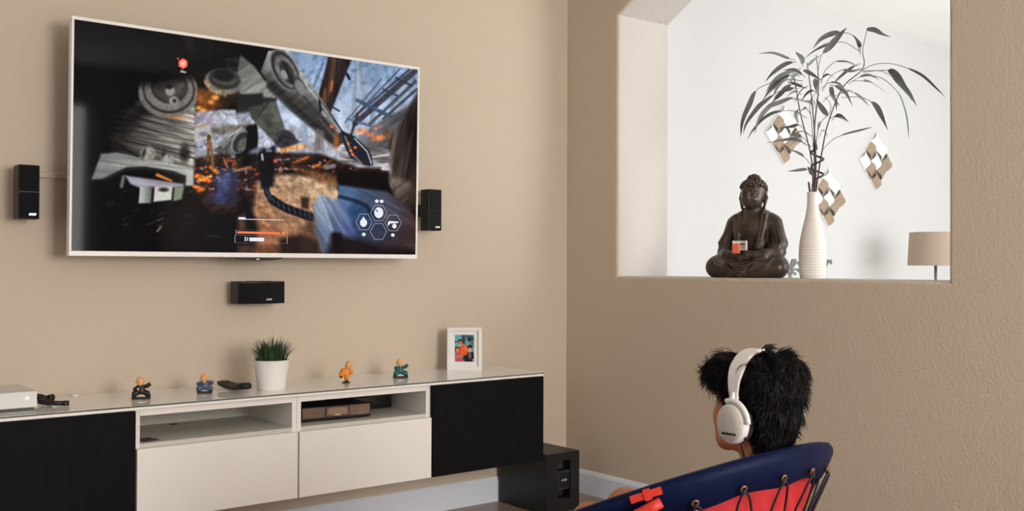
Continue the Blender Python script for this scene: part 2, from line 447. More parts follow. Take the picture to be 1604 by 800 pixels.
def put(sd, c, soft=1.2, alpha=1.0, nz=None, na=.3):
    global IM
    m = np.clip(.5-sd/(2*soft), 0, 1)*alpha
    C_ = np.array(c, float)*np.ones(IM.shape) if not (isinstance(c, np.ndarray) and c.ndim == 3) else c
    if nz is not None: C_ = C_*(1+na*2*(nz-.5))[..., None]
    IM = IM*(1-m[..., None])+C_*m[..., None]
def grad(p0, c0, p1, c1):
    p0 = np.array(p0, float); e = np.array(p1, float)-p0; t = np.clip(((PX-p0[0])*e[0]+(PY-p0[1])*e[1])/(e@e), 0, 1)[..., None]
    return np.array(c0, float)*(1-t)+np.array(c1, float)*t
nA = vnoise(14, 14, 1); nB = vnoise(5, 5, 2); nS = vnoise(60, 3.5, 3, math.radians(8)); nV = vnoise(4, 50, 4); nD = vnoise(40, 4, 5, math.radians(-35)); nF = vnoise(3, 3, 6)
# hazy forest at the right
put(sd_poly([(425, 70), (662, 95), (656, 300), (470, 268), (415, 240), (395, 165)]), grad((540, 90), (132, 158, 194), (520, 250), (216, 222, 234)), 3, 1, nA, .28)
put(sd_poly([(300, 188), (345, 160), (400, 175), (445, 190), (520, 225), (600, 255), (470, 262), (300, 262)]), grad((300, 180), (150, 150, 172), (400, 240), (176, 182, 196)), 3, 1, nB, .35)
for x, wd, c in ((560, 19, (158, 172, 192)), (586, 8, (124, 150, 180)), (617, 6, (130, 154, 182)), (481, 7, (138, 156, 184))):
    put(sd_line([(x+4, 85), (x-8, 255)], (wd*.8, wd*1.2)), c, 2.5, .85, nV, .25)
for k in range(70):
    x, y = rng.uniform(470, 650), rng.uniform(80, 130); put(sd_ell(x, y, rng.uniform(2, 6), rng.uniform(1, 3), rng.uniform(0, 180)), (70, 98, 128), 1.6, .45)
put(sd_poly([(514, 88), (551, 92), (535, 132), (516, 181), (498, 150), (506, 120)]), (44, 34, 35), 1.5, 1, nV, .5)
put(sd_line([(522, 92), (518, 128), (508, 168)], (6, 7, 5)), (140, 96, 70), 3, .5, nV, .5)
put(sd_line([(520, 128), (518, 142)], 3), (236, 120, 60), 1.5, .8); put(sd_line([(509, 140), (506, 156)], 3), (206, 104, 50), 2, .6)
put(sd_line([(543, 116), (547, 124)], 4), (30, 26, 30), 1); put(sd_line([(521, 168), (531, 174)], 2.5), (40, 44, 58), 1)
put(sd_line([(505, 100), (485, 150)], 4), (92, 110, 140), 1.5, .8)
for a, b, wd, c in (((649, 112), (556, 193), 9, (56, 56, 66)), ((640, 110), (560, 178), 4, (66, 70, 84)), ((626, 108), (553, 184), 2, (48, 54, 70)), ((597, 124), (540, 192), 1.8, (60, 70, 92)),
                    ((650, 128), (578, 195), 5, (74, 76, 88)), ((652, 140), (600, 186), 4, (64, 62, 68)), ((559, 157), (610, 182), 6, (66, 88, 116)), ((544, 186), (602, 204), 4, (84, 104, 132)), ((620, 122), (644, 134), 3, (50, 52, 62)), ((600, 140), (622, 150), 3, (56, 62, 76)), ((545, 225), (560, 178), 4, (52, 46, 50))):
    put(sd_line([a, b], wd), c, 1, .95, nB, .25)
put(sd_poly([(660, 140), (656, 310), (600, 268), (556, 240), (560, 214), (600, 186), (636, 168)]), grad((560, 210), (112, 116, 124), (650, 250), (52, 46, 44)), 3, .95, nD, .45)
put(sd_poly([(634, 182), (662, 130), (656, 330), (622, 318), (606, 280), (608, 216)]), grad((606, 240), (96, 82, 74), (652, 240), (36, 27, 25)), 4, 1, vnoise(5, 60, 11, math.radians(12)), .8)
for x, y, rx, ry, c in ((566, 205, 8, 4, (255, 150, 90)), (592, 216, 10, 4, (255, 130, 70)), (579, 210, 6, 3, (230, 120, 80)), (590, 200, 5, 3, (200, 130, 110)), (606, 210, 4, 9, (120, 80, 52))):
    put(sd_ell(x, y, rx, ry, -10), c, 2.5, .85, nF, .6)
# dark mass over the left and top
put(sd_poly([(105, 20), (330, 50), (448, 76), (424, 118), (398, 172), (330, 186), (304, 200), (304, 300), (340, 410), (100, 410)]), (10, 10, 13), 5)
put(sd_poly([(352, 92), (372, 90), (380, 108), (376, 126), (358, 124)]), (34, 34, 37), 1.5); put(sd_poly([(355, 95), (376, 98), (374, 106), (354, 104)]), (20, 20, 23), 1)
put(sd_poly([(283, 56), (300, 58), (306, 82), (296, 80)]), (36, 30, 34), 3, .8); put(sd_poly([(322, 62), (332, 64), (330, 84)]), (28, 22, 26), 3, .8)
# pale cone of plating, lower strut and knuckle
put(sd_poly([(376, 86), (398, 104), (434, 153), (380, 163), (368, 130)]), grad((380, 100), (96, 96, 94), (410, 150), (150, 148, 142)), 2, 1, nD, .35)
put(sd_poly([(370, 148), (434, 154), (430, 165), (372, 176)]), (40, 40, 42), 2)
put(sd_poly([(386, 164), (432, 158), (447, 205), (428, 222), (394, 186)]), grad((390, 170), (58, 58, 54), (440, 200), (92, 96, 88)), 1.5, 1, nA, .45)
put(sd_line([(420, 160), (404, 182)], 1.5), (24, 24, 24), .8)
put(sd_ell(445, 218, 17, 15), (62, 64, 70), 1.5, 1, nF, .4); put(sd_ell(445, 218, 9, 9), (34, 36, 42), 1.2); put(sd_ell(445, 218, 4, 4), (80, 82, 88), 1)
put(sd_poly([(447, 205), (470, 222), (452, 234), (430, 224)]), (48, 48, 52), 2, .9, nB, .5)
# long diagonal strut with round hinge
B_ = [(450, 78), (472, 113), (505, 157), (536, 204), (548, 218), (528, 230), (492, 198), (458, 169), (420, 131), (408, 112), (420, 80)]
put(sd_poly(B_), grad((500, 130), (172, 172, 172), (478, 165), (60, 58, 58)), 1.2, 1, nD, .35)
put(sd_line([(424, 134), (460, 170), (494, 199), (524, 226)], (14, 13, 11, 9)), (38, 36, 37), 2.5, .9, nD, .5)
put(sd_line([(466, 116), (500, 160), (533, 206)], 2), (206, 206, 208), 1, .7)
put(sd_line([(462, 135), (498, 178)], 1.6), (46, 46, 50), .8); put(sd_line([(478, 146), (474, 136)], 1.6), (50, 50, 54), .8); put(sd_line([(500, 158), (502, 176)], 4), (30, 30, 34), 1)
put(sd_line([(505, 176), (530, 206)], 5), (176, 176, 178), 1.2, .8); put(sd_line([(500, 186), (524, 214)], 2), (92, 88, 84), 1); put(sd_line([(511, 184), (526, 202)], 1.4), (60, 58, 60), .8)
put(sd_ell(446, 110, 20, 36, -28), (128, 126, 124), 1.2, 1, nB, .25); put(sd_ell(446, 110, 17.5, 33, -28), (44, 42, 43), 1.2); put(sd_ell(448, 112, 14.5, 28, -28), (112, 110, 110), 1.4, 1, nB, .3)
put(sd_ell(449, 113, 9, 20, -28), (52, 49, 50), 1.4); put(sd_ell(445, 117, 5, 8, -28), (150, 148, 146), 1.5); put(sd_line([(444, 98), (454, 122)], 4), (34, 32, 34), 1.5); put(sd_ell(460, 128, 6, 5), (24, 23, 25), 1.4)
put(sd_ell(468, 134, 9, 15, -28), (62, 60, 60), 1.2, .8); put(sd_ell(470, 137, 7, 13, -28), (136, 134, 132), 1.2, .9)
put(sd_ell(519, 198, 3, 3), (240, 110, 50), 1.2); put(sd_ell(526, 222, 4, 12), (196, 110, 36), 3, .8)
# foot of the strut and churned pale ground
put(sd_poly([(536, 226), (610, 236), (612, 272), (560, 275), (530, 262)]), (150, 146, 150), 3, 1, vnoise(26, 3, 12, math.radians(6)), 1.0)
put(sd_poly([(560, 222), (612, 240), (610, 252), (578, 248)]), (96, 88, 86), 3, .9, nS, .5)
put(sd_poly([(534, 204), (556, 214), (579, 237), (585, 262), (570, 258), (548, 247), (538, 226)]), (32, 36, 46), 1.2)
put(sd_line([(555, 217), (575, 238), (581, 256)], 2), (186, 190, 200), .8); put(sd_line([(540, 214), (552, 242), (566, 256)], 2.5), (150, 128, 118), 1, .9); put(sd_line([(584, 246), (608, 242)], 3), (226, 224, 226), 1.5, .9); put(sd_line([(580, 261), (606, 257)], 3), (214, 208, 206), 1.5, .9)
for x, y in ((545, 225), (549, 236), (552, 242), (556, 231)): put(sd_ell(x, y, 2.4, 2), (250, 120, 60), 1)
put(sd_ell(514, 234, 9, 9), (168, 170, 178), 2.5, .9, nB, .3); put(sd_poly([(494, 200), (508, 206), (504, 236), (492, 238)]), (120, 112, 108), 2.5, .85, nV, .5)
# left hull: round bearing, ribbed body, curved apron, crates
put(sd_poly([(178, 212), (198, 176), (226, 150), (306, 146), (307, 268), (232, 256), (172, 240)]), grad((170, 200), (20, 19, 19), (300, 200), (150, 146, 138)), 4, 1, vnoise(44, 4, 13, math.radians(14)), .75)
put(sd_poly([(172, 196), (230, 150), (236, 178), (190, 214)]), (12, 12, 14), 9, .8)
for k in range(7):
    y = 172+k*9; put(sd_line([(186-k*3, y), (306, y+22)], 1.3), (46, 43, 41), 1.4, .7)
put(sd_line([(170, 213), (306, 248)], 2.2), (40, 37, 36), 1.2, .9)
put(sd_ell(263, 143, 47, 42, 8), (112, 109, 104), 1.6, 1, nB, .25); put(sd_ell(264, 141, 41, 36.5, 8), (46, 43, 41), 1.2); put(sd_ell(264, 140, 38, 33.5, 8), (118, 115, 110), 1.4, 1, nB, .2); put(sd_ell(265, 136, 29, 26, 8), (42, 39, 38), 1.6)
put(sd_ell(266, 137, 26, 22, 8), (66, 61, 58), 2, 1, nA, .4); put(sd_ell(266, 143, 7.5, 7), (150, 146, 138), 1.6); put(sd_ell(272, 158, 7.5, 7), (146, 142, 134), 1.4); put(sd_ell(273, 158, 3, 3), (36, 34, 33), 1.2); put(sd_ell(265, 136, 5, 4), (30, 28, 27), 1.4); put(sd_ell(284, 132, 5, 4), (92, 88, 82), 2)
put(sd_poly([(200, 88), (308, 84), (312, 122), (262, 132), (216, 136), (204, 150)]), (9, 9, 12), 8, .97)
put(sd_ell(276, 184, 16, 3, 6), (196, 104, 52), 2, .5)
put(sd_poly([(158, 241), (182, 239), (304, 264), (304, 291), (290, 291), (291, 275), (270, 268), (226, 261), (198, 262), (160, 280), (143, 281)]), grad((150, 260), (118, 118, 116), (300, 270), (188, 187, 182)), 2, 1, nS, .3)
put(sd_line([(163, 282), (198, 265), (228, 264), (272, 271), (287, 277), (284, 289)], 3.4), (34, 34, 36), 1.4)
put(sd_line([(178, 224), (216, 245)], (8, 3)), (26, 24, 24), 1.8)
for x, y, a, b in ((232, 240, 12, 11), (262, 250, 10, 8)): put(sd_ell(x, y, a, b), (158, 155, 148), 2, .9, nB, .4)
put(sd_ell(289, 240, 8, 14), (24, 22, 22), 3.5, .9, nF, .7); put(sd_ell(225, 240, 3, 8, 15), (46, 43, 41), 1.8); put(sd_ell(256, 240, 2.5, 7, 15), (50, 46, 44), 1.8)
put(sd_poly([(196, 275), (288, 288), (286, 293), (216, 293), (204, 288)]), (176, 170, 184), 2, .95, nS, .3)
put(sd_line([(193, 277), (190, 292)], 5), (140, 140, 146), 2, .8)
put(sd_poly([(219, 291), (238, 292), (236, 318), (217, 318)]), grad((217, 300), (206, 208, 200), (238, 300), (92, 100, 92)), 1.6); put(sd_poly([(242, 292), (270, 292), (268, 313), (240, 316)]), (208, 207, 197), 1.6); put(sd_ell(256, 297, 8, 3.4), (44, 42, 40), 1.4); put(sd_poly([(273, 292), (288, 293), (284, 312), (271, 315)]), (128, 138, 116), 1.8)
put(sd_line([(246, 274), (268, 283)], (5, 3)), (232, 132, 56), 1.6)
for k in range(26):
    x, y = rng.uniform(160, 345), rng.uniform(296, 362); put(sd_line([(x, y), (x+rng.uniform(5, 13), y-rng.uniform(2, 6))], 1.4), (120, 116, 122), 1.2, rng.uniform(.12, .5))
put(sd_line([(246, 362), (252, 355)], 2.4), (214, 150, 100), 1.2, .8); put(sd_line([(322, 368), (346, 371)], 1.6), (60, 46, 70), 1.4, .8)
# second bearing with firelight below
put(sd_poly([(309, 138), (372, 140), (380, 160), (356, 172), (338, 170), (330, 180), (308, 182)]), grad((310, 178), (170, 92, 30), (356, 150), (34, 27, 24)), 3.5, 1, nA, .8)
put(sd_poly([(372, 148), (412, 146), (410, 164), (376, 170)]), (34, 34, 36), 2)
put(sd_ell(350, 128, 30, 20, 8), (116, 112, 106), 1.6, 1, nB, .35); put(sd_ell(351, 124, 25, 16, 8), (46, 44, 44), 1.6); put(sd_ell(352, 121, 20, 12, 8), (84, 82, 82), 2, 1, nB, .3); put(sd_ell(350, 118, 18, 10, 8), (24, 24, 26), 2.5)
put(sd_line([(322, 128), (332, 142), (352, 149)], 6), (168, 138, 96), 2.5, .8, nF, .6)
for x, y, r in ((337, 153, 4), (318, 174, 4), (311, 169, 3), (312, 178, 3), (330, 160, 3)): put(sd_ell(x, y, r*1.4, r), (255, 168, 84), 1.6, .9)
# small wreckage and a distant figure
put(sd_poly([(304, 176), (345, 172), (368, 172), (372, 196), (306, 200)]), grad((306, 180), (140, 132, 146), (368, 190), (200, 206, 220)), 2, 1, nB, .4)
put(sd_poly([(330, 200), (402, 192), (398, 204), (330, 212)]), (104, 96, 84), 2.5, .9, nB, .4)
put(sd_poly([(304, 196), (326, 192), (332, 214), (304, 224)]), (186, 184, 188), 1.4, 1, nB, .15); put(sd_ell(318, 210, 7, 4), (120, 118, 122), 1.4); put(sd_line([(304, 200), (326, 194)], 3), (176, 120, 92), 1.4, .8); put(sd_poly([(304, 238), (330, 232), (334, 246), (304, 250)]), (150, 156, 156), 1.5, .9)
put(sd_poly([(334, 236), (352, 216), (374, 200), (390, 198), (388, 240), (352, 246)]), (84, 86, 84), 1.4, 1, nB, .4)
put(sd_line([(338, 230), (358, 214), (378, 200)], 2.4), (206, 210, 212), 1, .9); put(sd_line([(366, 218), (372, 206), (384, 202)], 2), (180, 184, 186), 1, .9); put(sd_line([(348, 228), (364, 220), (372, 232)], 2), (40, 40, 40), 1)
put(sd_poly([(386, 198), (401, 196), (403, 215), (400, 252), (372, 262), (368, 242)]), (13, 13, 17), 1.8)
put(sd_poly([(304, 248), (345, 240), (372, 246), (420, 238), (500, 240), (560, 262), (596, 262), (600, 296), (528, 302), (440, 300), (404, 330), (330, 336), (304, 300)]), (40, 27, 26), 3, 1, vnoise(12, 4, 15, math.radians(-20)), .9)
emb = np.clip((vnoise(9, 4, 16, math.radians(-18), 2)-.66)*9, 0, 1)
mk = np.clip(.5-sd_poly([(305, 250), (350, 242), (420, 244), (500, 244), (560, 266), (520, 286), (420, 300), (330, 300), (304, 290)])/8, 0, 1)
IM = IM*(1-(emb*mk)[..., None]*.62)+np.array((206, 92, 40))*(emb*mk)[..., None]*.62
emb = np.clip((vnoise(7, 5, 17, .3, 2)-.66)*9, 0, 1)*mk
IM = IM*(1-emb[..., None]*.8)+np.array((150, 140, 146))*emb[..., None]*.8
for pts, wd, c in (([(440, 236), (458, 231), (478, 229)], 6, (255, 166, 90)), ([(304, 292), (318, 296), (310, 298)], 5, (255, 130, 40)), ([(308, 276), (326, 282)], 8, (250, 120, 36)), ([(312, 282), (330, 276)], 4, (255, 180, 90)), ([(330, 262), (340, 270)], 6, (255, 140, 50)), ([(490, 261), (500, 258)], 4, (255, 140, 60)), ([(350, 248), (356, 262)], 2.5, (214, 130, 84)), ([(366, 268), (392, 262)], 3, (186, 130, 96)), ([(466, 252), (482, 246)], 3, (230, 120, 60))):
    put(sd_line(pts, wd), c, 2, .95, nF, .5)
put(sd_line([(510, 262), (522, 260)], 7), (132, 130, 136), 1.5, .9)
put(sd_line([(327, 217), (328, 232)], (7, 8)), (124, 84, 52), 1, 1, nF, .5); put(sd_ell(327, 214, 3, 3.6), (84, 52, 36), .9); put(sd_line([(326, 234), (325, 252)], 4), (104, 72, 46), 1); put(sd_line([(331, 234), (333, 264)], 4), (128, 92, 58), 1); put(sd_line([(322, 226), (334, 224)], 3.4), (132, 94, 60), 1); put(sd_line([(333, 222), (336, 228)], 4), (178, 176, 176), 1)
put(sd_ell(354, 284, 15, 16), (84, 108, 176), 9, .75, nA, .6); put(sd_ell(345, 308, 12, 9), (66, 84, 160), 7, .7, nA, .7); put(sd_line([(364, 276), (366, 318)], 12), (40, 40, 58), 5, .8)
put(sd_ell(376, 222, 13, 20, 30), (150, 154, 152), 1.2, .8); put(sd_ell(377, 223, 11, 17.5, 30), (44, 46, 46), 1.2); put(sd_ell(380, 226, 7, 12, 30), (96, 98, 94), 1.5, .9, nB, .3); put(sd_poly([(388, 197), (402, 195), (404, 216), (400, 254), (374, 262), (384, 236)]), (12, 12, 16), 1.8)
put(sd_poly([(338, 226), (354, 214), (366, 216), (350, 232)]), (128, 132, 128), 1.4, .8)
# trampled sand, hose, dark foreground
put(sd_poly([(402, 284), (440, 274), (500, 276), (532, 286), (530, 330), (500, 400), (372, 400), (376, 352), (398, 320)]), grad((480, 285), (190, 158, 126), (410, 395), (138, 84, 56)), 4, 1, vnoise(8, 6, 18, .5), .45)
put(sd_poly([(455, 260), (526, 274), (530, 292), (500, 286)]), (112, 72, 44), 4, .8, nB, .6)
put(sd_poly([(372, 318), (388, 308), (404, 356), (398, 404), (366, 404), (372, 370)]), (14, 14, 19), 4, .96)
put(sd_poly([(372, 340), (382, 334), (384, 358), (374, 362)]), (140, 90, 66), 4, .6)
put(sd_poly([(438, 374), (470, 366), (500, 380), (500, 402), (432, 402)]), (36, 24, 24), 4, .95); put(sd_poly([(372, 384), (440, 384), (440, 402), (372, 402)]), (92, 58, 44), 4, .7, nB, .3)
put(sd_poly([(402, 232), (432, 228), (428, 292), (408, 296)]), (15, 16, 21), 3, .97); put(sd_ell(400, 236, 10, 4, -20), (150, 158, 178), 2, .7); put(sd_line([(410, 242), (411, 250)], 3), (190, 204, 214), 1.2); put(sd_line([(418, 236), (424, 236)], 4), (120, 130, 120), 1.2); put(sd_ell(431, 252, 3, 3), (230, 90, 80), 1.2)
H_ = [tuple(p) for p in cat_rom([(417, 280), (418, 302), (428, 314), (448, 326), (470, 334), (488, 340)], 5)]
put(sd_line(H_, (9,)*9+(13,)*(len(H_)-9)), (17, 19, 27), 1.2)
for k in range(4, len(H_)-1, 2):
    x, y = H_[k]; put(sd_line([(x-1, y-4), (x+1, y+3)], 1.8), (82, 94, 128), 1.5, .75)
put(sd_poly([(470, 308), (484, 310), (483, 328), (472, 326)]), (48, 26, 24), 2.5, .9)
# blurred blue blocks at lower right
put(sd_poly([(528, 268), (608, 268), (612, 300), (560, 304), (528, 296)]), (16, 13, 14), 3)
put(sd_poly([(612, 278), (640, 284), (656, 300), (652, 345), (620, 318)]), grad((615, 290), (120, 106, 96), (648, 330), (34, 22, 20)), 5, .9, nD, .4)
put(sd_poly([(530, 290), (560, 294), (606, 300), (640, 326), (652, 346), (650, 402), (540, 402), (530, 340)]), grad((540, 310), (82, 112, 152), (645, 350), (66, 48, 50)), 2.5, 1, vnoise(50, 5, 19, math.radians(28)), .35)
put(sd_poly([(556, 312), (574, 320), (612, 352), (640, 384), (620, 400), (560, 402), (545, 330)]), grad((560, 330), (38, 66, 106), (625, 390), (58, 42, 46)), 4, .85, nD, .3)
put(sd_line([(532, 308), (556, 314), (574, 322), (584, 340)], 5), (16, 22, 40), 2.5, .9)
put(sd_poly([(490, 322), (499, 305), (529, 312), (548, 346), (558, 372), (518, 362), (524, 400), (505, 402), (492, 360)]), grad((498, 330), (134, 148, 166), (550, 350), (78, 92, 140)), 3, 1, vnoise(40, 4, 20, math.radians(60)), .35)
put(sd_line([(500, 306), (516, 350), (520, 364)], 3), (170, 190, 214), 2, .8)
put(sd_poly([(520, 366), (560, 374), (600, 386), (656, 392), (650, 404), (508, 404)]), (26, 17, 17), 6, .92); put(sd_poly([(486, 330), (494, 350), (508, 400), (470, 402), (470, 380)]), (60, 42, 34), 6, .6)
IM *= (.93+.14*nF)[..., None]
LINC = lin(np.clip(IM, 0, 255))
V = np.stack([GX, np.full(GX.shape, -.0025), GZ], -1).reshape(-1, 3)
ii = np.arange(CH*CW).reshape(CH, CW); Fq = np.stack([ii[:-1, :-1], ii[1:, :-1], ii[1:, 1:], ii[:-1, 1:]], -1).reshape(-1, 4)
def grid_picture(name, V, Fq, cols, m, parent):
    me = bpy.data.meshes.new(name); me.vertices.add(len(V)); me.vertices.foreach_set('co', V.astype(np.float32).ravel())
    me.loops.add(Fq.size); me.loops.foreach_set('vertex_index', Fq.ravel().astype(np.int32)); me.polygons.add(len(Fq)); me.polygons.foreach_set('loop_start', np.arange(0, Fq.size, 4, dtype=np.int32)); me.update(calc_edges=True)
    ca = me.color_attributes.new('picture', 'FLOAT_COLOR', 'POINT'); ca.data.foreach_set('color', np.c_[cols.reshape(-1, 3), np.ones(len(V))].astype(np.float32).ravel())
    return link_mesh(name, me, m, parent)
def picture_mat(name, rough, emit, base_black):
    m = mat(name, (2, 2, 3), rough, spec=.08); nt = m.node_tree; b = nt.nodes['Principled BSDF']
    at = nt.nodes.new('ShaderNodeVertexColor'); at.layer_name = 'picture'
    if emit: nt.links.new(at.outputs[0], b.inputs['Emission Color']); b.inputs['Emission Strength'].default_value = emit
    if not base_black: nt.links.new(at.outputs[0], b.inputs['Base Color'])
    return m
picture_mat('tv_screen', .05, .95, True)
grid_picture('screen', V, Fq, LINC, MATS['tv_screen'], tv)
# heads-up display: flat marks just in front of the glass
def hud_mat(n, c, s=1.0): return mat(n, (0, 0, 0), .5, emit=c, estr=s)
hud_mat('hud_white', (226, 230, 240)); hud_mat('hud_orange', (250, 112, 48)); hud_mat('hud_line', (150, 150, 164)); hud_mat('hud_red', (236, 76, 40)); hud_mat('hud_dark', (14, 14, 18)); hud_mat('hud_violet', (150, 150, 210))
def H(pts, y=-.0042): return [(*(lambda q: (q[0], y, q[1]))(tv_local(*p)),) for p in pts]
def hud_poly(mb, pts, y=-.0042): mb.add(H(pts, y), [tuple(range(len(pts)))])
def hud_loop(mb, pts, w, y=-.0042):
    c = np.mean(pts, 0); n = len(pts); inn = []
    for p in pts: d = np.array(p)-c; inn.append(tuple(c+d*(1-w/np.linalg.norm(d))))
    mb.add(H(list(pts)+inn, y), [(i, (i+1) % n, n+(i+1) % n, n+i) for i in range(n)])
def ngon(cx, cy, rx, ry, n, a0=0): return [(cx+rx*math.cos(a0+2*PI*k/n), cy+ry*math.sin(a0+2*PI*k/n)) for k in range(n)]
def rectp(x0, y0, x1, y1, s=0): return [(x0, y0), (x1, y0+s), (x1, y1+s), (x0, y1)]
for cx, cy in ((592.5, 333.5), (569.5, 347.5), (615, 349), (592, 362.5)):
    mb = MB(); hud_loop(mb, ngon(cx, cy, 13.2, 14.6, 6), .9); mb.build('ability_cell', MATS['hud_line'], tv)
mb = MB(); hud_poly(mb, ngon(592.5, 333, 7, 8.5, 20)); mb.build('ability_icon', MATS['hud_white'], tv)
mb = MB(); hud_poly(mb, [(586, 327), (590, 329), (592, 333), (589, 331)], -.005); mb.build('ability_icon_notch', MATS['hud_dark'], tv)
mb = MB(); hud_poly(mb, [(569, 339), (571, 343), (574, 346), (574, 351), (571, 355), (567, 355), (564, 352), (563, 347), (566, 343)]); mb.build('ability_icon', MATS['hud_white'], tv)
mb = MB(); hud_poly(mb, [(607, 348), (608, 346), (623, 347), (623, 349), (610, 350), (608, 353), (606.5, 353)]); hud_poly(mb, ngon(617, 354, 3.4, 3.8, 14)); mb.build('ability_icon', MATS['hud_white'], tv)
for x, y in ((589.5, 315), (597, 315.3), (569, 367), (614.5, 368)):
    mb = MB(); hud_poly(mb, ngon(x, y, 3, 2.8, 8, PI/8)); mb.build('button_prompt', MATS['hud_white'], tv)
mb = MB(); hud_poly(mb, rectp(373, 340, 384, 342.6, .3)); hud_poly(mb, rectp(373, 342.6, 444, 343.5, 1.4)); mb.build('progress_bar', MATS['hud_white'], tv)
mb = MB(); hud_loop(mb, rectp(368.5, 359.5, 449, 367.4, 1.5), 1.0); hud_loop(mb, rectp(366.8, 368.2, 449.5, 380.0, 1.4), 1.0); mb.build('status_frame', MATS['hud_line'], tv)
mb = MB(); hud_poly(mb, rectp(371, 362.0, 438, 365.4, 1.6)); hud_poly(mb, ngon(443.5, 365.2, 3, 3.2, 14)); mb.build('status_bar', MATS['hud_orange'], tv)
mb = MB(); hud_poly(mb, rectp(390, 371.8, 413, 377.6, .3)); mb.build('health_bar', MATS['hud_white'], tv)
q = tv_local(385.5, 374.5); text_mesh('health_number', '51', .021, MATS['hud_white'], tv, (q[0], -.0042, q[1]), bold=.0004, sx=.85)
mb = MB(); hud_poly(mb, ngon(286, 99.8, 8, 8.6, 6, PI/2)); hud_poly(mb, [(276, 91), (279.5, 90.5), (278.6, 94)]); mb.build('objective_marker', MATS['hud_red'], tv)
mb = MB(); hud_loop(mb, ngon(286, 99.8, 4.2, 4.4, 12), 1.1, -.005); hud_poly(mb, ngon(286, 99.8, 1.7, 1.8, 8), -.005); mb.build('objective_symbol', MATS['hud_white'], tv)
q = tv_local(286, 112.5); text_mesh('objective_distance', '10m', .013, MATS['hud_white'], tv, (q[0], -.0042, q[1]))
mb = MB(); hud_loop(mb, ngon(418.2, 225.6, 7.6, 7.8, 24), 1.2); mb.build('reticle_ring', MATS['hud_violet'], tv)
mb = MB(); hud_loop(mb, ngon(418.2, 225.6, 5, 5.1, 20), 1.5); hud_poly(mb, ngon(418.2, 225.6, 1.5, 1.6, 8)); mb.build('reticle_ring', MATS['hud_white'], tv)
# ------------------------------------------------------------------ loudspeakers and cable covers on the wall
def wall_speaker(label, x0, x1, yb, yf, z0, z1, gmat):
    t = thing('wall_speaker', label, 'speaker', ((x0+x1)/2, yb, z0), group=None)
    w = x1-x0; d = yb-yf; h = z1-z0
    MB().box(-w/2, w/2, -d, 0, 0, h).build('body', MATS['black_plastic'], t, bevel=.004, seg=3)
    zm = h*.5
    MB().box(-w/2+.004, w/2-.004, -d-.004, -d+.001, .003, zm-.0012).build('grille', MATS[gmat], t, bevel=.002)
    MB().box(-w/2+.004, w/2-.004, -d-.004, -d+.001, zm+.0012, h-.003).build('grille', MATS[gmat], t, bevel=.002)
    text_mesh('logo', 'BOSE', .0095, MATS['silver'], t, (w*.14, -d-.0048, h*.085), shear=.35, bold=.0004)
    MB().box(-.02, .02, 0, -yb-.0005, h*.35, h*.65).build('bracket', MATS['black_plastic'], t)
    return t
wall_speaker('black two-tier satellite loudspeaker on the wall left of the television', -2.613, -2.544, -.045, -.12, 1.289, 1.476, 'grille')
wall_speaker('black two-tier satellite loudspeaker on the wall right of the television', -.931, -.858, -.055, -.12, 1.290, 1.475, 'grille_grey')
# centre speaker, bowed front
t = thing('center_speaker', 'black centre loudspeaker with bowed front on the wall below the television', 'speaker', (-1.712, 0, .979))
n = 20; wv = .205; poly = [(-wv/2, -.03)] + [(-wv/2+wv*i/n, -.095-.022*math.sin(PI*i/n)) for i in range(n+1)] + [(wv/2, -.03)]
MB().prism(poly, 2, 0, .089).build('body', MATS['black_plastic'], t, bevel=.003)
poly2 = [(-wv/2+.005+(wv-.01)*i/n, -.097-.0225*math.sin(PI*i/n)) for i in range(n+1)] + [(wv/2-.005-(wv-.01)*i/n, -.092-.0225*math.sin(PI*(n-i)/n)) for i in range(n+1)]
MB().prism(poly2, 2, .003, .083).build('grille', MATS['grille'], t)
text_mesh('logo', 'BOSE', .0095, MATS['silver'], t, (.022, -.1205, .017), shear=.35, bold=.0004)
MB().box(-.03, .03, -.03, 0, .02, .07).build('bracket', MATS['black_plastic'], t)
MB().box(-.04, .04, -.10, -.04, .0885, .0905).build('top_trim', MATS['black_gloss'], t)
def cable_cover(label, x0, x1, z):
    mb = MB(); mb.prism([(-.013, -.0), (-.013, -.006), (-.008, -.012), (.008, -.012), (.013, -.006), (.013, 0)][::-1], 0, 0, x1-x0)
    mb.V = [(v[0], v[2], v[1]) if False else (v[0], v[2], v[1]) for v in mb.V]
    o = mb.build('cable_cover', MATS['wall_paint'], None, loc=(x0, 0, z)); tag(o, label, 'cable cover'); return o
cable_cover('wall-coloured cable cover between left speaker and television', -2.575, -2.30, 1.453)
cable_cover('short wall-coloured cable cover between television and right speaker', -1.15, -.90, 1.466)

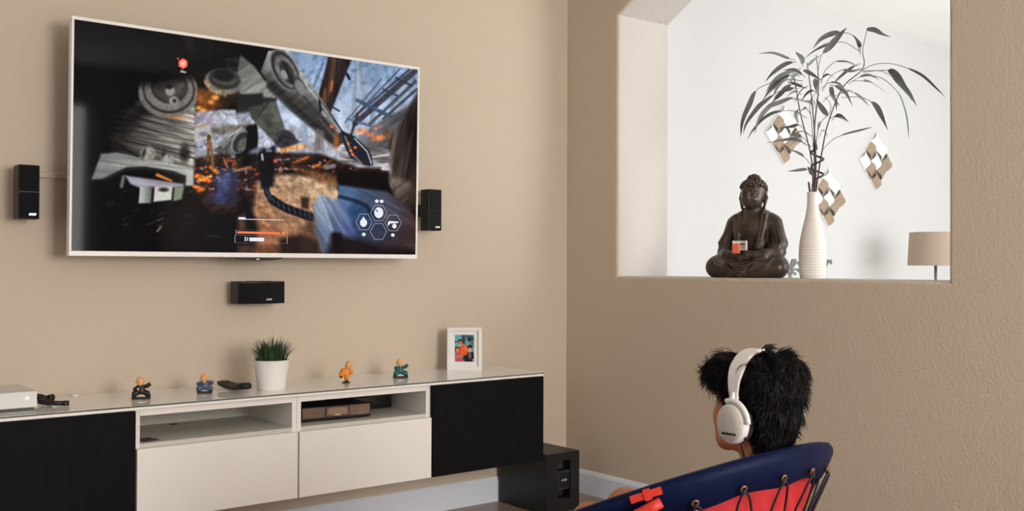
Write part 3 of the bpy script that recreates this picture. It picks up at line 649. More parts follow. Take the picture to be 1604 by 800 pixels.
# ------------------------------------------------------------------ wall-hung media cabinet, four units and one glass top
XR, YF, ZB, HC = -.506, -.42, .263, .38
BK = -.002
def dark_unit(label, x1):
    x0 = x1-.6; t = thing('media_cabinet', label, 'cabinet', (x0+.3, BK, ZB), group='wall-hung cabinet units')
    mb = MB(); e = .018; d = YF+.02-BK
    mb.box(-.2995, -.2995+e, d, 0, 0, HC); mb.box(.2995-e, .2995, d, 0, 0, HC); mb.box(-.2995+e, .2995-e, d, 0, 0, e); mb.box(-.2995+e, .2995-e, d, 0, HC-e, HC); mb.box(-.2995+e, .2995-e, -.006, 0, e, HC-e)
    mb.build('body', MATS['cab_white'], t)
    MB().box(-.2985, .2985, YF-BK, d-.002, .001, HC-.004).build('door', MATS['dark_wood'], t, bevel=.0015)
def white_unit(label, x1):
    x0 = x1-.6; t = thing('media_cabinet', label, 'cabinet', (x0+.3, BK, ZB), group='wall-hung cabinet units'); e = .018; d = YF+.02-BK; m = MATS['cab_white']
    MB().box(-.2995, -.2995+e, d, 0, 0, HC).build('side_panel', m, t, bevel=.0008); MB().box(.2995-e, .2995, d, 0, 0, HC).build('side_panel', m, t, bevel=.0008)
    MB().box(-.2995+e, .2995-e, d, 0, HC-.024, HC).build('top_panel', m, t, bevel=.0008); MB().box(-.2995+e, .2995-e, d, 0, 0, e).build('bottom_panel', m, t)
    sh = MB().box(-.2995+e, .2995-e, d, 0, .246, .262).build('shelf', MATS['cab_inner'], t, bevel=.0008)
    MB().box(-.2995+e, .2995-e, -.008, -.002, .262, HC-.024).build('back_panel', MATS['cab_inner'], t)
    MB().lathe([(.016, 0), (.016, .001), (.001, .001)], 20).build('cable_hole', MATS['black_plastic'], t, loc=(-.04, -.05, .2622))
    dr = MB().box(-.2965, .2965, YF-BK, d-.002, .001, .2465).build('drawer', m, t, bevel=.0015)
    MB().box(-.28, .28, d, -.05, .02, .2).build('drawer_box', MATS['cab_inner'], dr)
    return t
dark_unit('dark brown fronted cabinet unit under the picture frame, right end of row', XR)
white_unit('white cabinet unit with a brown-faced box on its open shelf', XR-.6)
white_unit('white cabinet unit with an empty open shelf below the potted grass', XR-1.2)
dark_unit('dark brown fronted cabinet unit under the game console, left end of row', XR-1.8)
XL = XR-2.4; ZT = .657
t = thing('cabinet_top', 'long glossy pale glass top lying across all cabinet units', 'worktop', ((XR+XL)/2, BK, ZB+HC))
L2 = 1.2
MB().box(-L2, L2, YF-BK+.001, 0, .0003, .0085).build('backing_board', MATS['cab_white'], t)
MB().box(-L2-.001, L2+.001, YF-BK, 0, .0088, .0138).build('glass_edge', MATS['glass_edge'], t)
MB().box(-L2-.0005, L2+.0005, YF-BK+.0005, 0, .0138, .0142).build('glass_panel', MATS['glass_white'], t)
ZT = ZB+HC+.0142

# boxes on the open shelf
mat('box_brown', (112, 88, 72), .3, var=.25, vscale=16, coat=.3)
mat('box_label', (150, 118, 88), .35, var=.2, vscale=14)
t = thing('cable_box', 'brown-faced black set-top box on the open shelf', 'set-top box', (-1.50, -.335, ZB+.2622), rotz=math.radians(-4))
MB().box(-.148, .148, -.0, .17, .003, .058).build('body', MATS['black_plastic'], t, bevel=.006, seg=3)
MB().box(-.146, .142, -.004, .001, .015, .056).build('front_panel', MATS['box_brown'], t, bevel=.002)
MB().box(-.052, .052, -.0055, -.003, .014, .057).build('center_panel', MATS['black_gloss'], t)
MB().box(-.047, .047, -.0068, -.005, .017, .054).build('door_panel', MATS['box_brown'], t, bevel=.0012)
n = 24; MB().prism([(.040*max(-1, min(1, math.cos(a)*1.15)), .036+.014*math.sin(a)) for a in np.linspace(0, 2*PI, n, endpoint=False)], 1, -.0085, -.006).build('label_window', MATS['box_label'], t)
MB().box(-.012, .01, -.0095, -.008, .021, .025).build('mark', MATS['silver'], t)
for x in (-.12, .12): MB().lathe([(.008, 0), (.008, .004), (.001, .004)], 12).build('foot', MATS['black_plastic'], t, loc=(x, .03, 0))
t = thing('media_player', 'flat black box behind the brown-faced set-top box', 'media player', (-1.275, -.16, ZB+.2622), rotz=math.radians(-3))
MB().box(-.13, .13, -.0, .10, .002, .058).build('body', MATS['black_plastic'], t, bevel=.003); MB().box(-.127, .127, -.003, .001, .005, .05).build('front_panel', MATS['black_gloss'], t)
mat('slate_tile', (58, 60, 68), .5)
o = MB().box(-.028, .028, -.035, .035, 0, .003).build('card_reader', MATS['slate_tile'], None, bevel=.001, loc=(-2.245, -.34, ZB+.2622)); o.rotation_euler = (0, 0, .2); tag(o, 'flat dark square lying at left of the empty cabinet shelf', 'card')

# ------------------------------------------------------------------ subwoofer
sx0, sx1, sy0, sy1, sz = -.453, -.254, -.380, -.036, .276
t = thing('subwoofer', 'black box subwoofer with slotted port on the floor by the corner', 'subwoofer', ((sx0+sx1)/2, (sy0+sy1)/2, 0))
wx = (sx1-sx0)/2; wy = (sy1-sy0)/2; px0, px1, pz0, pz1 = -.032, .044, .065, .24
mb = MB(); mb.box(-wx, wx, -wy+.03, wy, .006, sz)
mb.box(-wx, px0, -wy, -wy+.03, .006, sz); mb.box(px1, wx, -wy, -wy+.03, .006, sz); mb.box(px0, px1, -wy, -wy+.03, .006, pz0); mb.box(px0, px1, -wy, -wy+.03, pz1, sz)
mat('sub_black', (15, 16, 19), .42, spec=.45)
mb.build('body', MATS['sub_black'], t)
MB().box(px0+.001, px1-.001, -wy+.026, -wy+.0299, pz0, pz1).build('port', MATS['black_gloss'], t)
pl = MB().box(px0+.003, px1-.003, -wy+.002, -wy+.026, .107, .192).build('badge_panel', MATS['black_plastic'], t, bevel=.003)
mat('grey_line', (92, 94, 98), .4)
fr_ = MB(); fr_.box(px0+.004, px1-.004, -wy+.0005, -wy+.002, .1895, .1912); fr_.box(px0+.004, px1-.004, -wy+.0005, -wy+.002, .1085, .1098); fr_.box(px0+.003, px0+.0042, -wy+.0005, -wy+.002, .11, .19); fr_.build('badge_rim', MATS['grey_line'], pl)
text_mesh('logo', 'BOSE', .013, MATS['silver'], t, (.006, -wy+.0012, .149), shear=.35, bold=.0005)
for x in (-.08, .08):
    for y in (-.15, .15): MB().lathe([(.01, 0), (.01, .0065), (.001, .0065)], 12).build('foot', MATS['black_plastic'], t, loc=(x, y, 0))

# ------------------------------------------------------------------ things on the cabinet top
mat('console_white', (220, 219, 214), .5)
mat('console_top', (205, 203, 197), .55, bump=.3, bscale=900)
t = thing('game_console', 'white game console with round power logo at left end of cabinet', 'game console', (-2.745, -.215, ZT))
MB().box(-.148, .148, -.115, .115, .011, .063).build('body', MATS['console_white'], t, bevel=.002)
MB().box(-.14, .14, -.105, .11, 0.0005, .0115).build('base', MATS['black_plastic'], t)
lg = MB().lathe([(.0075, 0), (.007, .001), (.0005, .0013)], 24).build('power_logo', MATS['silver'], t, loc=(.118, -.1148, .042)); lg.rotation_euler = (PI/2, 0, 0)
hud_mat('logo_glow', (250, 250, 250), .9); lg.data.materials[0] = MATS['logo_glow']
mb = MB()
for s in (-1, 1): mb.tube(cat_rom([(-.005, -.006*s, .0018), (0, -.0012*s, .0018), (.005, -.006*s, .0018)], 4), .0004, 5)
mb.build('cross_mark', MATS['console_top'], lg)
mb = MB(); mb.box(-.135, -.02, -.1153, -.1149, .03, .0312); mb.build('disc_slot', MATS['black_plastic'], t)
t = thing('power_cable', 'coiled black cable lying beside the game console', 'cable', (-2.55, -.2, ZT))
P = [(-.03, .05, .018), (.0, .03, .026), (.025, .0, .012), (.0, -.03, .02), (-.03, -.01, .03), (.005, .02, .016), (.03, -.01, .028), (.012, -.045, .011), (-.02, -.05, .017), (.02, -.07, .012), (.055, -.075, .0085)]
MB().tube(cat_rom(P, 8), .008, 8).build('cord', MATS['black_plastic'], t, smooth=True)
MB().tube([(.04, -.073, .009), (.052, -.076, .0095), (.066, -.08, .0095)], [.007, .009, .008], 10).build('plug', MATS['black_plastic'], t, smooth=True)
o = MB().lathe([(.010, 0), (.0125, .002), (.0125, .005), (.009, .0085), (.0005, .0095)], 20).build('button_sensor', MATS['white_plastic'], None, smooth=True, loc=(-2.405, -.055, ZT)); tag(o, 'tiny round white button on the cabinet top near the wall', 'button')

# remote control
t = thing('remote_control', 'black chunky remote control lying left of the potted grass', 'remote', (-1.878, -.225, ZT), rotz=math.radians(-84))
mb = MB(); N = 14; V = []; prof_n = 16
for i in range(N+1):
    s = i/N; x = -.1+.2*s; wv = .023+.004*math.sin(PI*s)-.006*math.sin(PI*s)**2*(.5 if .3 < s < .7 else 0); h = .020+.006*s; zc = .005+.0045*math.cos(2*PI*s)+.003
    sc_ = .75 if i in (0, N) else 1
    for k in range(prof_n):
        a = 2*PI*k/prof_n; cx_, cz_ = math.cos(a), math.sin(a)
        V.append((x, wv*sc_*np.sign(cx_)*abs(cx_)**.55, max(.0006, zc+h/2+h/2*sc_*np.sign(cz_)*abs(cz_)**.6)))
Fc = [(i*prof_n+k, i*prof_n+(k+1) % prof_n, (i+1)*prof_n+(k+1) % prof_n, (i+1)*prof_n+k) for i in range(N) for k in range(prof_n)] + [tuple(range(prof_n))[::-1], tuple(N*prof_n+k for k in range(prof_n))]
mb.add(V, Fc); bd = mb.build('body', MATS['black_plastic'], t, smooth=True)
mat('button_grey', (46, 46, 50), .5)
for i in range(7):
    for j in (-1, 0, 1):
        s = .15+.1*i; zz = .005+.0045*math.cos(2*PI*s)+.003+(.020+.006*s)
        MB().box(-.004, .004, -.0035, .0035, -.002, .0018).build('button', MATS['button_grey'], t, bevel=.001, loc=(-.1+.2*s, j*.012, zz))

# potted grass
mat('pot_white', (240, 238, 231), .4, spec=.4)
mat('grass_blade', (44, 70, 38), .5, var=.4, vscale=60)
mat('soil', (40, 32, 26), .9, bump=.6, bscale=300)
t = thing('potted_grass', 'artificial grass tuft in a round white pot on cabinet', 'potted plant', (-1.748, -.27, ZT))
prof = [(.001, .0), (.050, 0), (.052, .002)] + [(.052+.014*z/.11, z) for z in np.linspace(.006, .11, 12)] + [(.0675, .1125), (.066, .114), (.063, .112), (.0605, .09), (.001, .09)]
prof2 = []
for i, (r, z) in enumerate(prof): prof2.append((r, z))
MB().lathe(prof2, 48).build('pot', MATS['pot_white'], t, auto=40)
for k in range(7):
    z = .018+.0125*k; r = .0522+.014*z/.11; MB().lathe([(r, z-.0008), (r+.0006, z), (r, z+.0008)], 40).build('rib', MATS['pot_white'], t, smooth=True) if False else None
MB().lathe([(.001, .0), (.060, 0), (.060, .006), (.03, .01), (.001, .011)], 24).build('soil', MATS['soil'], t, loc=(0, 0, .0895), smooth=True)
mb = MB()
blades = []
r_ = np.random.default_rng(3)
for k in range(260):
    a = r_.uniform(0, 2*PI); rr = .055*math.sqrt(r_.uniform(0, 1)); hgt = r_.uniform(.085, .135)*(1.05-.2*rr/.055); lean = (rr/.055)*r_.uniform(.25, .95)+r_.uniform(-.1, .15); aa = a+r_.uniform(-.5, .5)
    b0 = np.array([rr*math.cos(a), rr*math.sin(a), .095]); d = np.array([math.cos(aa), math.sin(aa), 0]); wd = r_.uniform(.0022, .0036); sd = np.array([-math.sin(aa+r_.uniform(-1, 1)), math.cos(aa), 0]); sd /= np.linalg.norm(sd)
    V = []; ns = 4
    for i in range(ns+1):
        s = i/ns; p = b0+np.array([0, 0, 1])*hgt*s*(1-.25*lean*s)*.95+d*hgt*lean*.75*s*s; wv = wd*(1-s)**.7
        if i < ns: V += [p-sd*wv, p+d*wv*.5, p+sd*wv]
        else: V += [p]
    Fc = []
    for i in range(ns-1):
        for q in (0, 1): Fc.append((i*3+q, i*3+q+1, i*3+q+4, i*3+q+3))
    Fc += [((ns-1)*3, (ns-1)*3+1, ns*3), ((ns-1)*3+1, (ns-1)*3+2, ns*3)]
    mb.add(V, Fc)
g_ = mb.build('grass', MATS['grass_blade'], t, smooth=True); g_['kind'] = 'stuff'

# picture frame
Rz = math.radians(-36)
t = thing('picture_frame', 'white picture frame with a family photograph on the cabinet', 'picture frame', (-.752, -.152, ZT), rot=(math.radians(-6), 0, Rz))
FWd, FH = .158, .196; b_ = .016
mb = MB(); mb.box(-FWd/2, FWd/2, 0, .022, 0, b_+.004); mb.box(-FWd/2, FWd/2, 0, .022, FH-b_, FH); mb.box(-FWd/2, -FWd/2+b_, 0, .022, b_+.004, FH-b_); mb.box(FWd/2-b_, FWd/2, 0, .022, b_+.004, FH-b_)
mb.build('frame', MATS['white_plastic'], t, bevel=.0015)
MB().box(-FWd/2+b_, FWd/2-b_, .012, .018, b_+.004, FH-b_).build('mat_board', MATS['photo_paper'], t)
MB().box(-FWd/2+.01, FWd/2-.01, .018, .022, .01, FH-.01).build('back_board', MATS['slate_tile'], t)
MB().box(-.02, .02, .022, .026, 0.012, .13).build('easel_leg', MATS['slate_tile'], t).rotation_euler = (math.radians(-16), 0, 0)
pw, ph = .088, .122; cw, ch = 60, 84
gx = np.linspace(0, 1, cw); gz = np.linspace(0, 1, ch); GX2, GZ2 = np.meshgrid(gx, gz); sPX, sPY, sIM = PX, PY, IM
PX, PY = GX2*100, GZ2*140; IM = np.zeros((ch, cw, 3)); IM[:] = (96, 178, 190)
put(sd_line([(44, 0), (46, 40)], 16), (70, 62, 58), 3); put(sd_ell(82, 20, 20, 16), (58, 84, 84), 7); put(sd_ell(60, 6, 20, 7), (70, 96, 96), 5); put(sd_ell(92, 48, 16, 14), (96, 120, 112), 6); put(sd_ell(4, 36, 5, 5), (40, 60, 60), 3); put(sd_ell(74, 22, 7, 9), (28, 44, 48), 4)
put(sd_poly([(18, 64), (46, 50), (72, 54), (74, 112), (40, 120), (16, 100)]), (232, 98, 54), 3); put(sd_ell(56, 72, 7, 8), (244, 130, 92), 4)
put(sd_poly([(40, 108), (76, 104), (70, 142), (36, 142)]), (28, 34, 52), 3)
put(sd_ell(27, 36, 12, 13), (34, 26, 24), 2.5); put(sd_ell(28, 45, 10.5, 14), (196, 138, 104), 2); put(sd_ell(28, 54, 5, 2), (240, 226, 214), 1.5, .8); put(sd_ell(24, 42, 1.5, 1.2), (50, 34, 28), 1); put(sd_ell(32, 42, 1.5, 1.2), (50, 34, 28), 1)
put(sd_ell(12, 76, 15, 14), (58, 36, 28), 3); put(sd_ell(14, 80, 9.5, 11), (204, 146, 112), 2); put(sd_poly([(0, 96), (26, 90), (34, 112), (4, 116)]), (218, 74, 74), 3); put(sd_poly([(0, 110), (44, 100), (46, 120), (6, 126)]), (186, 124, 90), 3.5); put(sd_ell(20, 131, 16, 10), (226, 70, 92), 3); put(sd_ell(44, 134, 7, 7), (190, 110, 140), 3)
put(sd_poly([(64, 94), (96, 88), (102, 142), (66, 142)]), (30, 32, 44), 3); put(sd_ell(78, 108, 7, 18), (150, 144, 140), 4, .8); put(sd_ell(78, 66, 13, 13), (26, 24, 26), 2.5); put(sd_ell(78, 78, 10.5, 12), (212, 158, 124), 2); put(sd_ell(78, 84, 4, 1.6), (240, 224, 214), 1.2, .8); put(sd_ell(96, 132, 6, 8), (200, 140, 104), 3)
cols = lin(np.clip(IM, 0, 255)); PX, PY, IM = sPX, sPY, sIM
V = np.stack([(GX2-.5)*pw, np.full(GX2.shape, .0115), .041+(1-GZ2)*ph], -1).reshape(-1, 3); ii = np.arange(ch*cw).reshape(ch, cw); Fq = np.stack([ii[:-1, :-1], ii[1:, :-1], ii[1:, 1:], ii[:-1, 1:]], -1).reshape(-1, 4)
picture_mat('photo_print', .35, 0, False)
grid_picture('photograph', V, Fq, cols, MATS['photo_print'], t)

# kung-fu monk figurines
mat('fig_skin', (226, 168, 112), .45); mat('fig_black', (26, 22, 26), .5); mat('fig_blue', (76, 88, 116), .5); mat('fig_orange', (230, 140, 36), .5); mat('fig_green', (24, 92, 92), .5); mat('fig_base', (34, 30, 30), .55); mat('fig_sock', (214, 214, 216), .6)
def figurine(label, loc, rz, robe, pose):
    t = thing('monk_figurine', label, 'figurine', loc, rotz=rz, group='bald monk figurines on the cabinet top')
    g = pose
    if g['base'] == 'oval': MB().ell((0, 0, .0035), (g['bw'], .014, .0035), 24, 8).build('base', MATS['fig_base'], t, smooth=True)
    else: MB().box(-g['bw'], g['bw'], -.013, .013, 0.0002, .007).build('base', MATS['fig_base'], t, bevel=.002)
    s = SDF((-.05, -.03, .0), (.05, .03, .09), .0016)
    s.u(s.ell(g['chest'], (.0135, .011, .014)), .004); s.u(s.ell(g['hip'], (.0145, .012, .010)), .008)
    for hip, knee, foot in g['legs']: s.path([hip, knee, foot], [.0095, .0095, .0075], .004)
    for sh, el, ha in g['arms']: s.path([sh, el, tuple(np.array(el)*.25+np.array(ha)*.75)], [.0065, .0070, .0075], .003)
    s.build('robe', MATS[robe], t)
    h = SDF((-.05, -.03, 0), (.05, .03, .10), .0014); hx, hy, hz = g['head']
    h.u(h.ell((hx, hy, hz), (.0135, .0135, .0155)), .001); h.u(h.ell((hx, hy-.006, hz-.006), (.010, .009, .0085)), .004)
    h.u(h.ell((hx, hy-.0145, hz-.004), (.0022, .003, .0022)), .002)
    for sgn in (-1, 1): h.u(h.ell((hx+sgn*.0135, hy, hz-.003), (.003, .002, .0045)), .001); h.sub(h.ell((hx+sgn*.0052, hy-.0138, hz), (.0022, .0022, .0012)), .001)
    h.u(h.cap((hx, hy, hz-.012), tuple(np.array(g['chest'])+np.array([0, -.003, .011])), .0052), .003)
    h.build('head', MATS['fig_skin'], t)
    for sh, el, ha in g['arms']: MB().ell(ha, (.0052, .0052, .0058), 10, 8).build('hand', MATS['fig_skin'], t, smooth=True)
    for hip, knee, foot in g['legs']:
        f = np.array(foot); MB().ell(tuple(f+np.array([0, -.004, -.002])), (.0062, .0095, .0045), 12, 8).build('shoe', MATS['fig_black'], t, smooth=True)
        MB().tube([tuple(f+np.array([0, 0, .0035])), tuple(f+np.array([0, 0, .0]))], .0062, 10).build('sock', MATS['fig_sock'], t, smooth=True)
    return t
cy = -.0
stance = dict(base='flat', bw=.031, chest=(-.002, 0, .038), hip=(0, 0, .027), head=(-.003, -.001, .064), legs=[((-.008, 0, .025), (-.021, -.004, .020), (-.024, -.002, .010)), ((.008, 0, .025), (.020, -.004, .020), (.025, -.002, .010))],
              arms=[((.009, 0, .044), (.019, -.004, .046), (.031, -.006, .054)), ((-.011, 0, .044), (-.020, -.005, .036), (-.010, -.014, .037))])
figurine('bald monk figurine in black robe, one arm raised, left of the remote control', (-2.236, -.255, ZT), math.radians(-25), 'fig_black', stance)
st2 = dict(stance); st2.update(bw=.027, chest=(0, 0, .034), head=(-.002, -.001, .058), arms=[((.011, 0, .041), (.024, -.002, .038), (.026, -.010, .044)), ((-.011, 0, .041), (-.022, -.002, .036), (-.002, -.014, .044))], legs=[((-.008, 0, .022), (-.020, -.004, .018), (-.020, -.002, .0105)), ((.008, 0, .022), (.020, -.004, .018), (.022, -.002, .0105))], hip=(0, 0, .024))
figurine('bald monk figurine in grey-blue robe crouching beside the remote control', (-1.996, -.232, ZT), math.radians(-20), 'fig_blue', st2)
st3 = dict(base='oval', bw=.018, chest=(.004, 0, .050), hip=(.0, 0, .038), head=(.009, -.002, .074), legs=[((.002, 0, .036), (.002, -.002, .022), (.001, 0, .011)), ((-.006, 0, .038), (-.020, -.002, .040), (-.024, -.004, .029))],
           arms=[((.010, -.004, .054), (.018, -.010, .048), (.017, -.014, .040)), ((-.006, 0, .056), (-.016, -.002, .054), (-.014, -.008, .047))])
figurine('bald monk figurine in orange robe balancing on one leg', (-1.416, -.256, ZT), math.radians(-12), 'fig_orange', st3)
st4 = dict(stance); st4.update(bw=.030, head=(-.004, -.001, .065), arms=[((.009, 0, .044), (.020, -.003, .047), (.028, -.006, .055)), ((-.011, 0, .044), (-.020, -.004, .040), (-.020, -.008, .048))])
figurine('bald monk figurine in teal robe in a wide stance near the picture frame', (-1.140, -.228, ZT), math.radians(-22), 'fig_green', st4)
# ------------------------------------------------------------------ Buddha statue on the sill (local: faces -Y, x to its left)
mat('bronze', (70, 58, 50), .34, metal=.3, var=.35, vscale=14, bump=.15, bscale=120, spec=.45)
SILL = ZS + .0005
BA = math.radians(-90+17)   # facing mostly -X, turned a little toward the window side
bud = thing('buddha_statue', 'dark bronze seated Buddha statue on the sill of the opening', 'statue', (.185, -1.025, SILL), rotz=BA)
s = SDF((-.21, -.16, -.006), (.21, .13, .47), .0034)
# crossed legs and lap
for g in (-1, 1):
    s.path([(g*.05, .03, .052), (g*.125, -.035, .050), (g*.138, -.055, .047)], [.055, .050, .049], .02)
    s.path([(g*.140, -.065, .042), (g*.06, -.105, .036), (-g*.045, -.115, .034)], [.042, .036, .026], .012)
s.u(s.ell((0, .02, .05), (.12, .085, .05)), .03)
s.u(s.ell((0, -.075, .040), (.085, .055, .035)), .025)
# torso
s.u(s.ell((0, .03, .150), (.078, .058, .090)), .03)
s.u(s.ell((0, .03, .225), (.086, .056, .060)), .03)
s.u(s.cap((-.070, .033, .256), (.070, .033, .256), .035), .025)
s.u(s.ell((0, -.008, .215), (.060, .036, .05)), .025)
# sleeved arms resting in the lap
for g in (-1, 1):
    s.path([(g*.094, .035, .242), (g*.118, .022, .150), (g*.116, -.008, .118)], [.034, .036, .036], .014)
    s.path([(g*.118, -.010, .110), (g*.085, -.070, .098), (g*.055, -.088, .096)], [.032, .025, .021], .012)
    s.path([(g*.132, .005, .112), (g*.122, -.055, .082), (g*.085, -.088, .076)], [.024, .018, .012], .008)   # hanging cuff
    # hand: palm and fingers
    s.path([(g*.055, -.088, .098), (g*.015, -.100, .094+.006*g)], [.019, .016], .008)
    for q in range(4): s.path([(g*.018, -.094-.009*q+.012, .092+.005*g), (-g*.022, -.098-.007*q+.012, .090+.007*g)], [.0075, .006], .003)
    s.path([(g*.040, -.098, .108), (g*.012, -.106, .116)], [.0085, .0068], .004)
# robe edges: wide V from shoulders, chest sash, folds
for g in (-1, 1):
    for off, rr in ((0, .0095), (.017, .008)):
        s.path([(g*(.045+off), .036, .302-off*.6), (g*(.054+off), -.010, .274), (g*(.052+off*.9), -.026, .215), (g*(.046+off*.7), -.034, .165), (g*(.04+off*.5), -.040, .128)], [rr]*5, .003)
    for k in range(4):
        y = -.02+.014*k; s.path([(g*(.122-.010*k), -.004-.008*k, .21-.02*k), (g*(.142-.012*k), -.022-.006*k, .155-.012*k), (g*(.132-.012*k), -.040-.006*k, .122-.006*k)], [.003, .006, .004], .003)
    for k in range(3):
        s.path([(g*(.135-.012*k), -.095, .085-.012*k), (g*(.115-.018*k), -.128+.004*k, .055-.012*k), (g*(.07-.015*k), -.146+.004*k, .030-.006*k)], [.004, .007, .004], .003)
for k in range(4):
    w_ = .075-.013*k; z0 = .074-.004*k; s.path([(-w_, -.128, z0), (-w_*.5, -.143, z0-.022-.006*k), (0, -.147, z0-.030-.007*k), (w_*.5, -.143, z0-.022-.006*k), (w_, -.128, z0)], [.004, .0075, .008, .0075, .004], .003)
s.path([(-.10, -.06, .012), (-.05, -.125, .010), (.05, -.125, .010), (.10, -.06, .012)], [.012]*4, .014)
for k in range(3):
    w_ = .070-.014*k; z0 = .070-.006*k; s.sub(s.cap((-w_, -.135, z0-.004), (-w_*.45, -.152, z0-.028-.006*k), .0035), .003); s.sub(s.cap((w_, -.135, z0-.004), (w_*.45, -.152, z0-.028-.006*k), .0035), .003); s.sub(s.cap((-w_*.45, -.152, z0-.028-.006*k), (w_*.45, -.152, z0-.028-.006*k), .0035), .003)
for g in (-1, 1):
    for a, b in (((.085, -.03, .20), (.098, -.045, .135)), ((.075, -.028, .235), (.082, -.04, .17)), ((.150, -.03, .16), (.128, -.055, .12))): s.sub(s.cap((g*a[0], a[1], a[2]), (g*b[0], b[1], b[2]), .004), .004)
# neck and head
s.u(s.cap((0, .030, .27), (0, .024, .315), .040, .034), .02)
HZ = .367
s.u(s.ell((0, .018, HZ), (.051, .054, .062)), .012)
s.u(s.ell((0, .000, HZ-.024), (.042, .042, .038)), .014)
s.u(s.ell((0, -.022, HZ-.046), (.016, .015, .011)), .012)
s.path([(0, -.037, HZ+.010), (0, -.0475, HZ-.018)], [.0045, .007], .004)
for g in (-1, 1):
    s.u(s.ell((g*.0075, -.036, HZ-.019), (.0045, .005, .0035)), .003)
    s.sub(s.ell((g*.020, -.046, HZ+.002), (.0135, .010, .0065)), .006)
    s.u(s.ell((g*.020, -.0345, HZ-.0005), (.0115, .0055, .0045)), .003)
    s.path([(g*.006, -.037, HZ+.012), (g*.018, -.037, HZ+.0165), (g*.031, -.029, HZ+.011)], [.0022, .0028, .002], .004)
    s.u(s.ell((g*.022, -.022, HZ-.022), (.014, .014, .014)), .012)
    s.path([(g*.053, .022, HZ+.012), (g*.059, .026, HZ-.012), (g*.051, .020, HZ-.056)], [.008, .0085, .0065], .005)
s.u(s.ell((0, -.0395, HZ-.0305), (.0115, .006, .0032)), .002); s.u(s.ell((0, -.0385, HZ-.0372), (.0095, .006, .0036)), .002)
s.sub(s.cap((-.012, -.0455, HZ-.0338), (.012, -.0455, HZ-.0338), .0012), .0015)
s.u(s.ell((0, .026, HZ+.026), (.0545, .0565, .043)), .004)
s.u(s.ell((0, .030, HZ+.066), (.026, .027, .022)), .010)
s.f = np.maximum(s.f, -(s.Z-.0003)).astype(np.float32)
s.build('figure', MATS['bronze'], bud, relax=1)
mb = MB(); N = 175; ga = PI*(3-5**.5)
for k in range(N):
    z = 1-2*(k+.5)/N; r = math.sqrt(1-z*z); d = np.array([r*math.cos(ga*k), r*math.sin(ga*k), z])
    p = np.array([0, .026, HZ+.026])+d*np.array([.0555, .0578, .0445])
    if d[1] < 0 and p[2] < HZ+.026+.012*(-d[1]): continue
    if p[2] < HZ-.012 or (abs(d[0]) > .75 and p[2] < HZ+.012 and d[1] < .35) or p[2] > HZ+.064: continue
    mb.ell(p, (.0088, .0088, .0088), 8, 6)
for k in range(42):
    z = 1-1.25*(k+.5)/42; r = math.sqrt(max(0, 1-z*z)); mb.ell(np.array([0, .030, HZ+.066])+np.array([r*math.cos(ga*k), r*math.sin(ga*k), z])*np.array([.027, .028, .0235]), (.0068, .0068, .0068), 8, 6)
hc = mb.build('hair_curls', MATS['bronze'], bud, smooth=True); hc['kind'] = 'stuff'
# candle and small card held in the statue's hands
mat('wax_coral', (226, 112, 82), .5, sss=.2); mat('frosted', (226, 214, 200), .45)
Rb = Matrix.Rotation(BA, 3, 'Z'); base = Vector((.185, -1.025, SILL))
def on_bud(p): return base + Rb @ Vector(p)
t = thing('tealight_holder', 'pale square holder resting in the hands of the Buddha', 'candle holder', on_bud((-.004, -.124, .1185)), rotz=BA+math.radians(10))
mb = MB(); mb.box(-.030, .030, .010, .014, 0, .042); mb.box(-.030, -.026, -.012, .010, 0, .042); mb.box(.026, .030, -.012, .010, 0, .042); mb.box(-.030, .030, -.012, .014, 0, .003)
mb.build('holder', MATS['frosted'], t, bevel=.001); MB().box(-.002, .020, .0085, .0098, .024, .029).build('printed_mark', MATS['slate_tile'], t)
t = thing('candle', 'coral square candle standing in front of the pale holder', 'candle', on_bud((-.012, -.1465, .1045)), rotz=BA+math.radians(6))
MB().box(-.0155, .0155, -.009, .009, 0, .043).build('wax', MATS['wax_coral'], t, bevel=.003, seg=3); MB().tube([(0, 0, .043), (.001, 0, .048)], .0008, 6).build('wick', MATS['black_plastic'], t)

# ------------------------------------------------------------------ ribbed vase with bamboo sprays
mat('vase_white', (232, 226, 216), .5, spec=.35)
VB = np.array([.17, -1.354, SILL]); SC = 1/373.6
vh = np.array([cR[0], cR[1], 0]); vh /= np.linalg.norm(vh); vd = np.array([-vh[1], vh[0], 0])
def prof_r(z):
    pts = [(0, .050), (.02, .0535), (.08, .0565), (.14, .055), (.19, .046), (.24, .034), (.28, .0255), (.32, .0215), (.352, .0222), (.36, .0222)]
    return float(np.interp(z, [p[0] for p in pts], [p[1] for p in pts]))
zz = np.linspace(0, .36, 190); prof = [(.001, 0)]
sm = np.array([np.mean([prof_r(min(.36, max(0, z+d))) for d in np.linspace(-.02, .02, 9)]) if .02 < z < .34 else prof_r(z) for z in zz])
for z, r in zip(zz, sm):
    rib = .0007*(math.sin(2*PI*z/.0118)) if z < .27 else .0002
    prof.append((r+rib, z))
prof += [(.019, .361), (.018, .30), (.001, .295)]
t = thing('bottle_vase', 'tall ribbed white bottle vase beside the Buddha statue', 'vase', tuple(VB)); MB().lathe(prof, 56).build('vase', MATS['vase_white'], t, smooth=True)
plant = thing('bamboo_sprays', 'leafy artificial bamboo sprays standing in the white vase', 'plant', tuple(VB+np.array([0, 0, .296])))
mat('leaf_green', (108, 113, 107), .42, var=.25, vscale=20); mat('leaf_pale', (140, 147, 146), .45, var=.2, vscale=20); mat('stem_green', (74, 74, 62), .5); mat('stem_brown', (86, 60, 48), .6); mat('curly_green', (62, 68, 62), .45)
def PL(px, py, w):   # plant-local: sideways, up, depth offset w
    return vh*(px-1273.5)*SC + vd*w + np.array([0, 0, (436.5-py)*SC-.296])
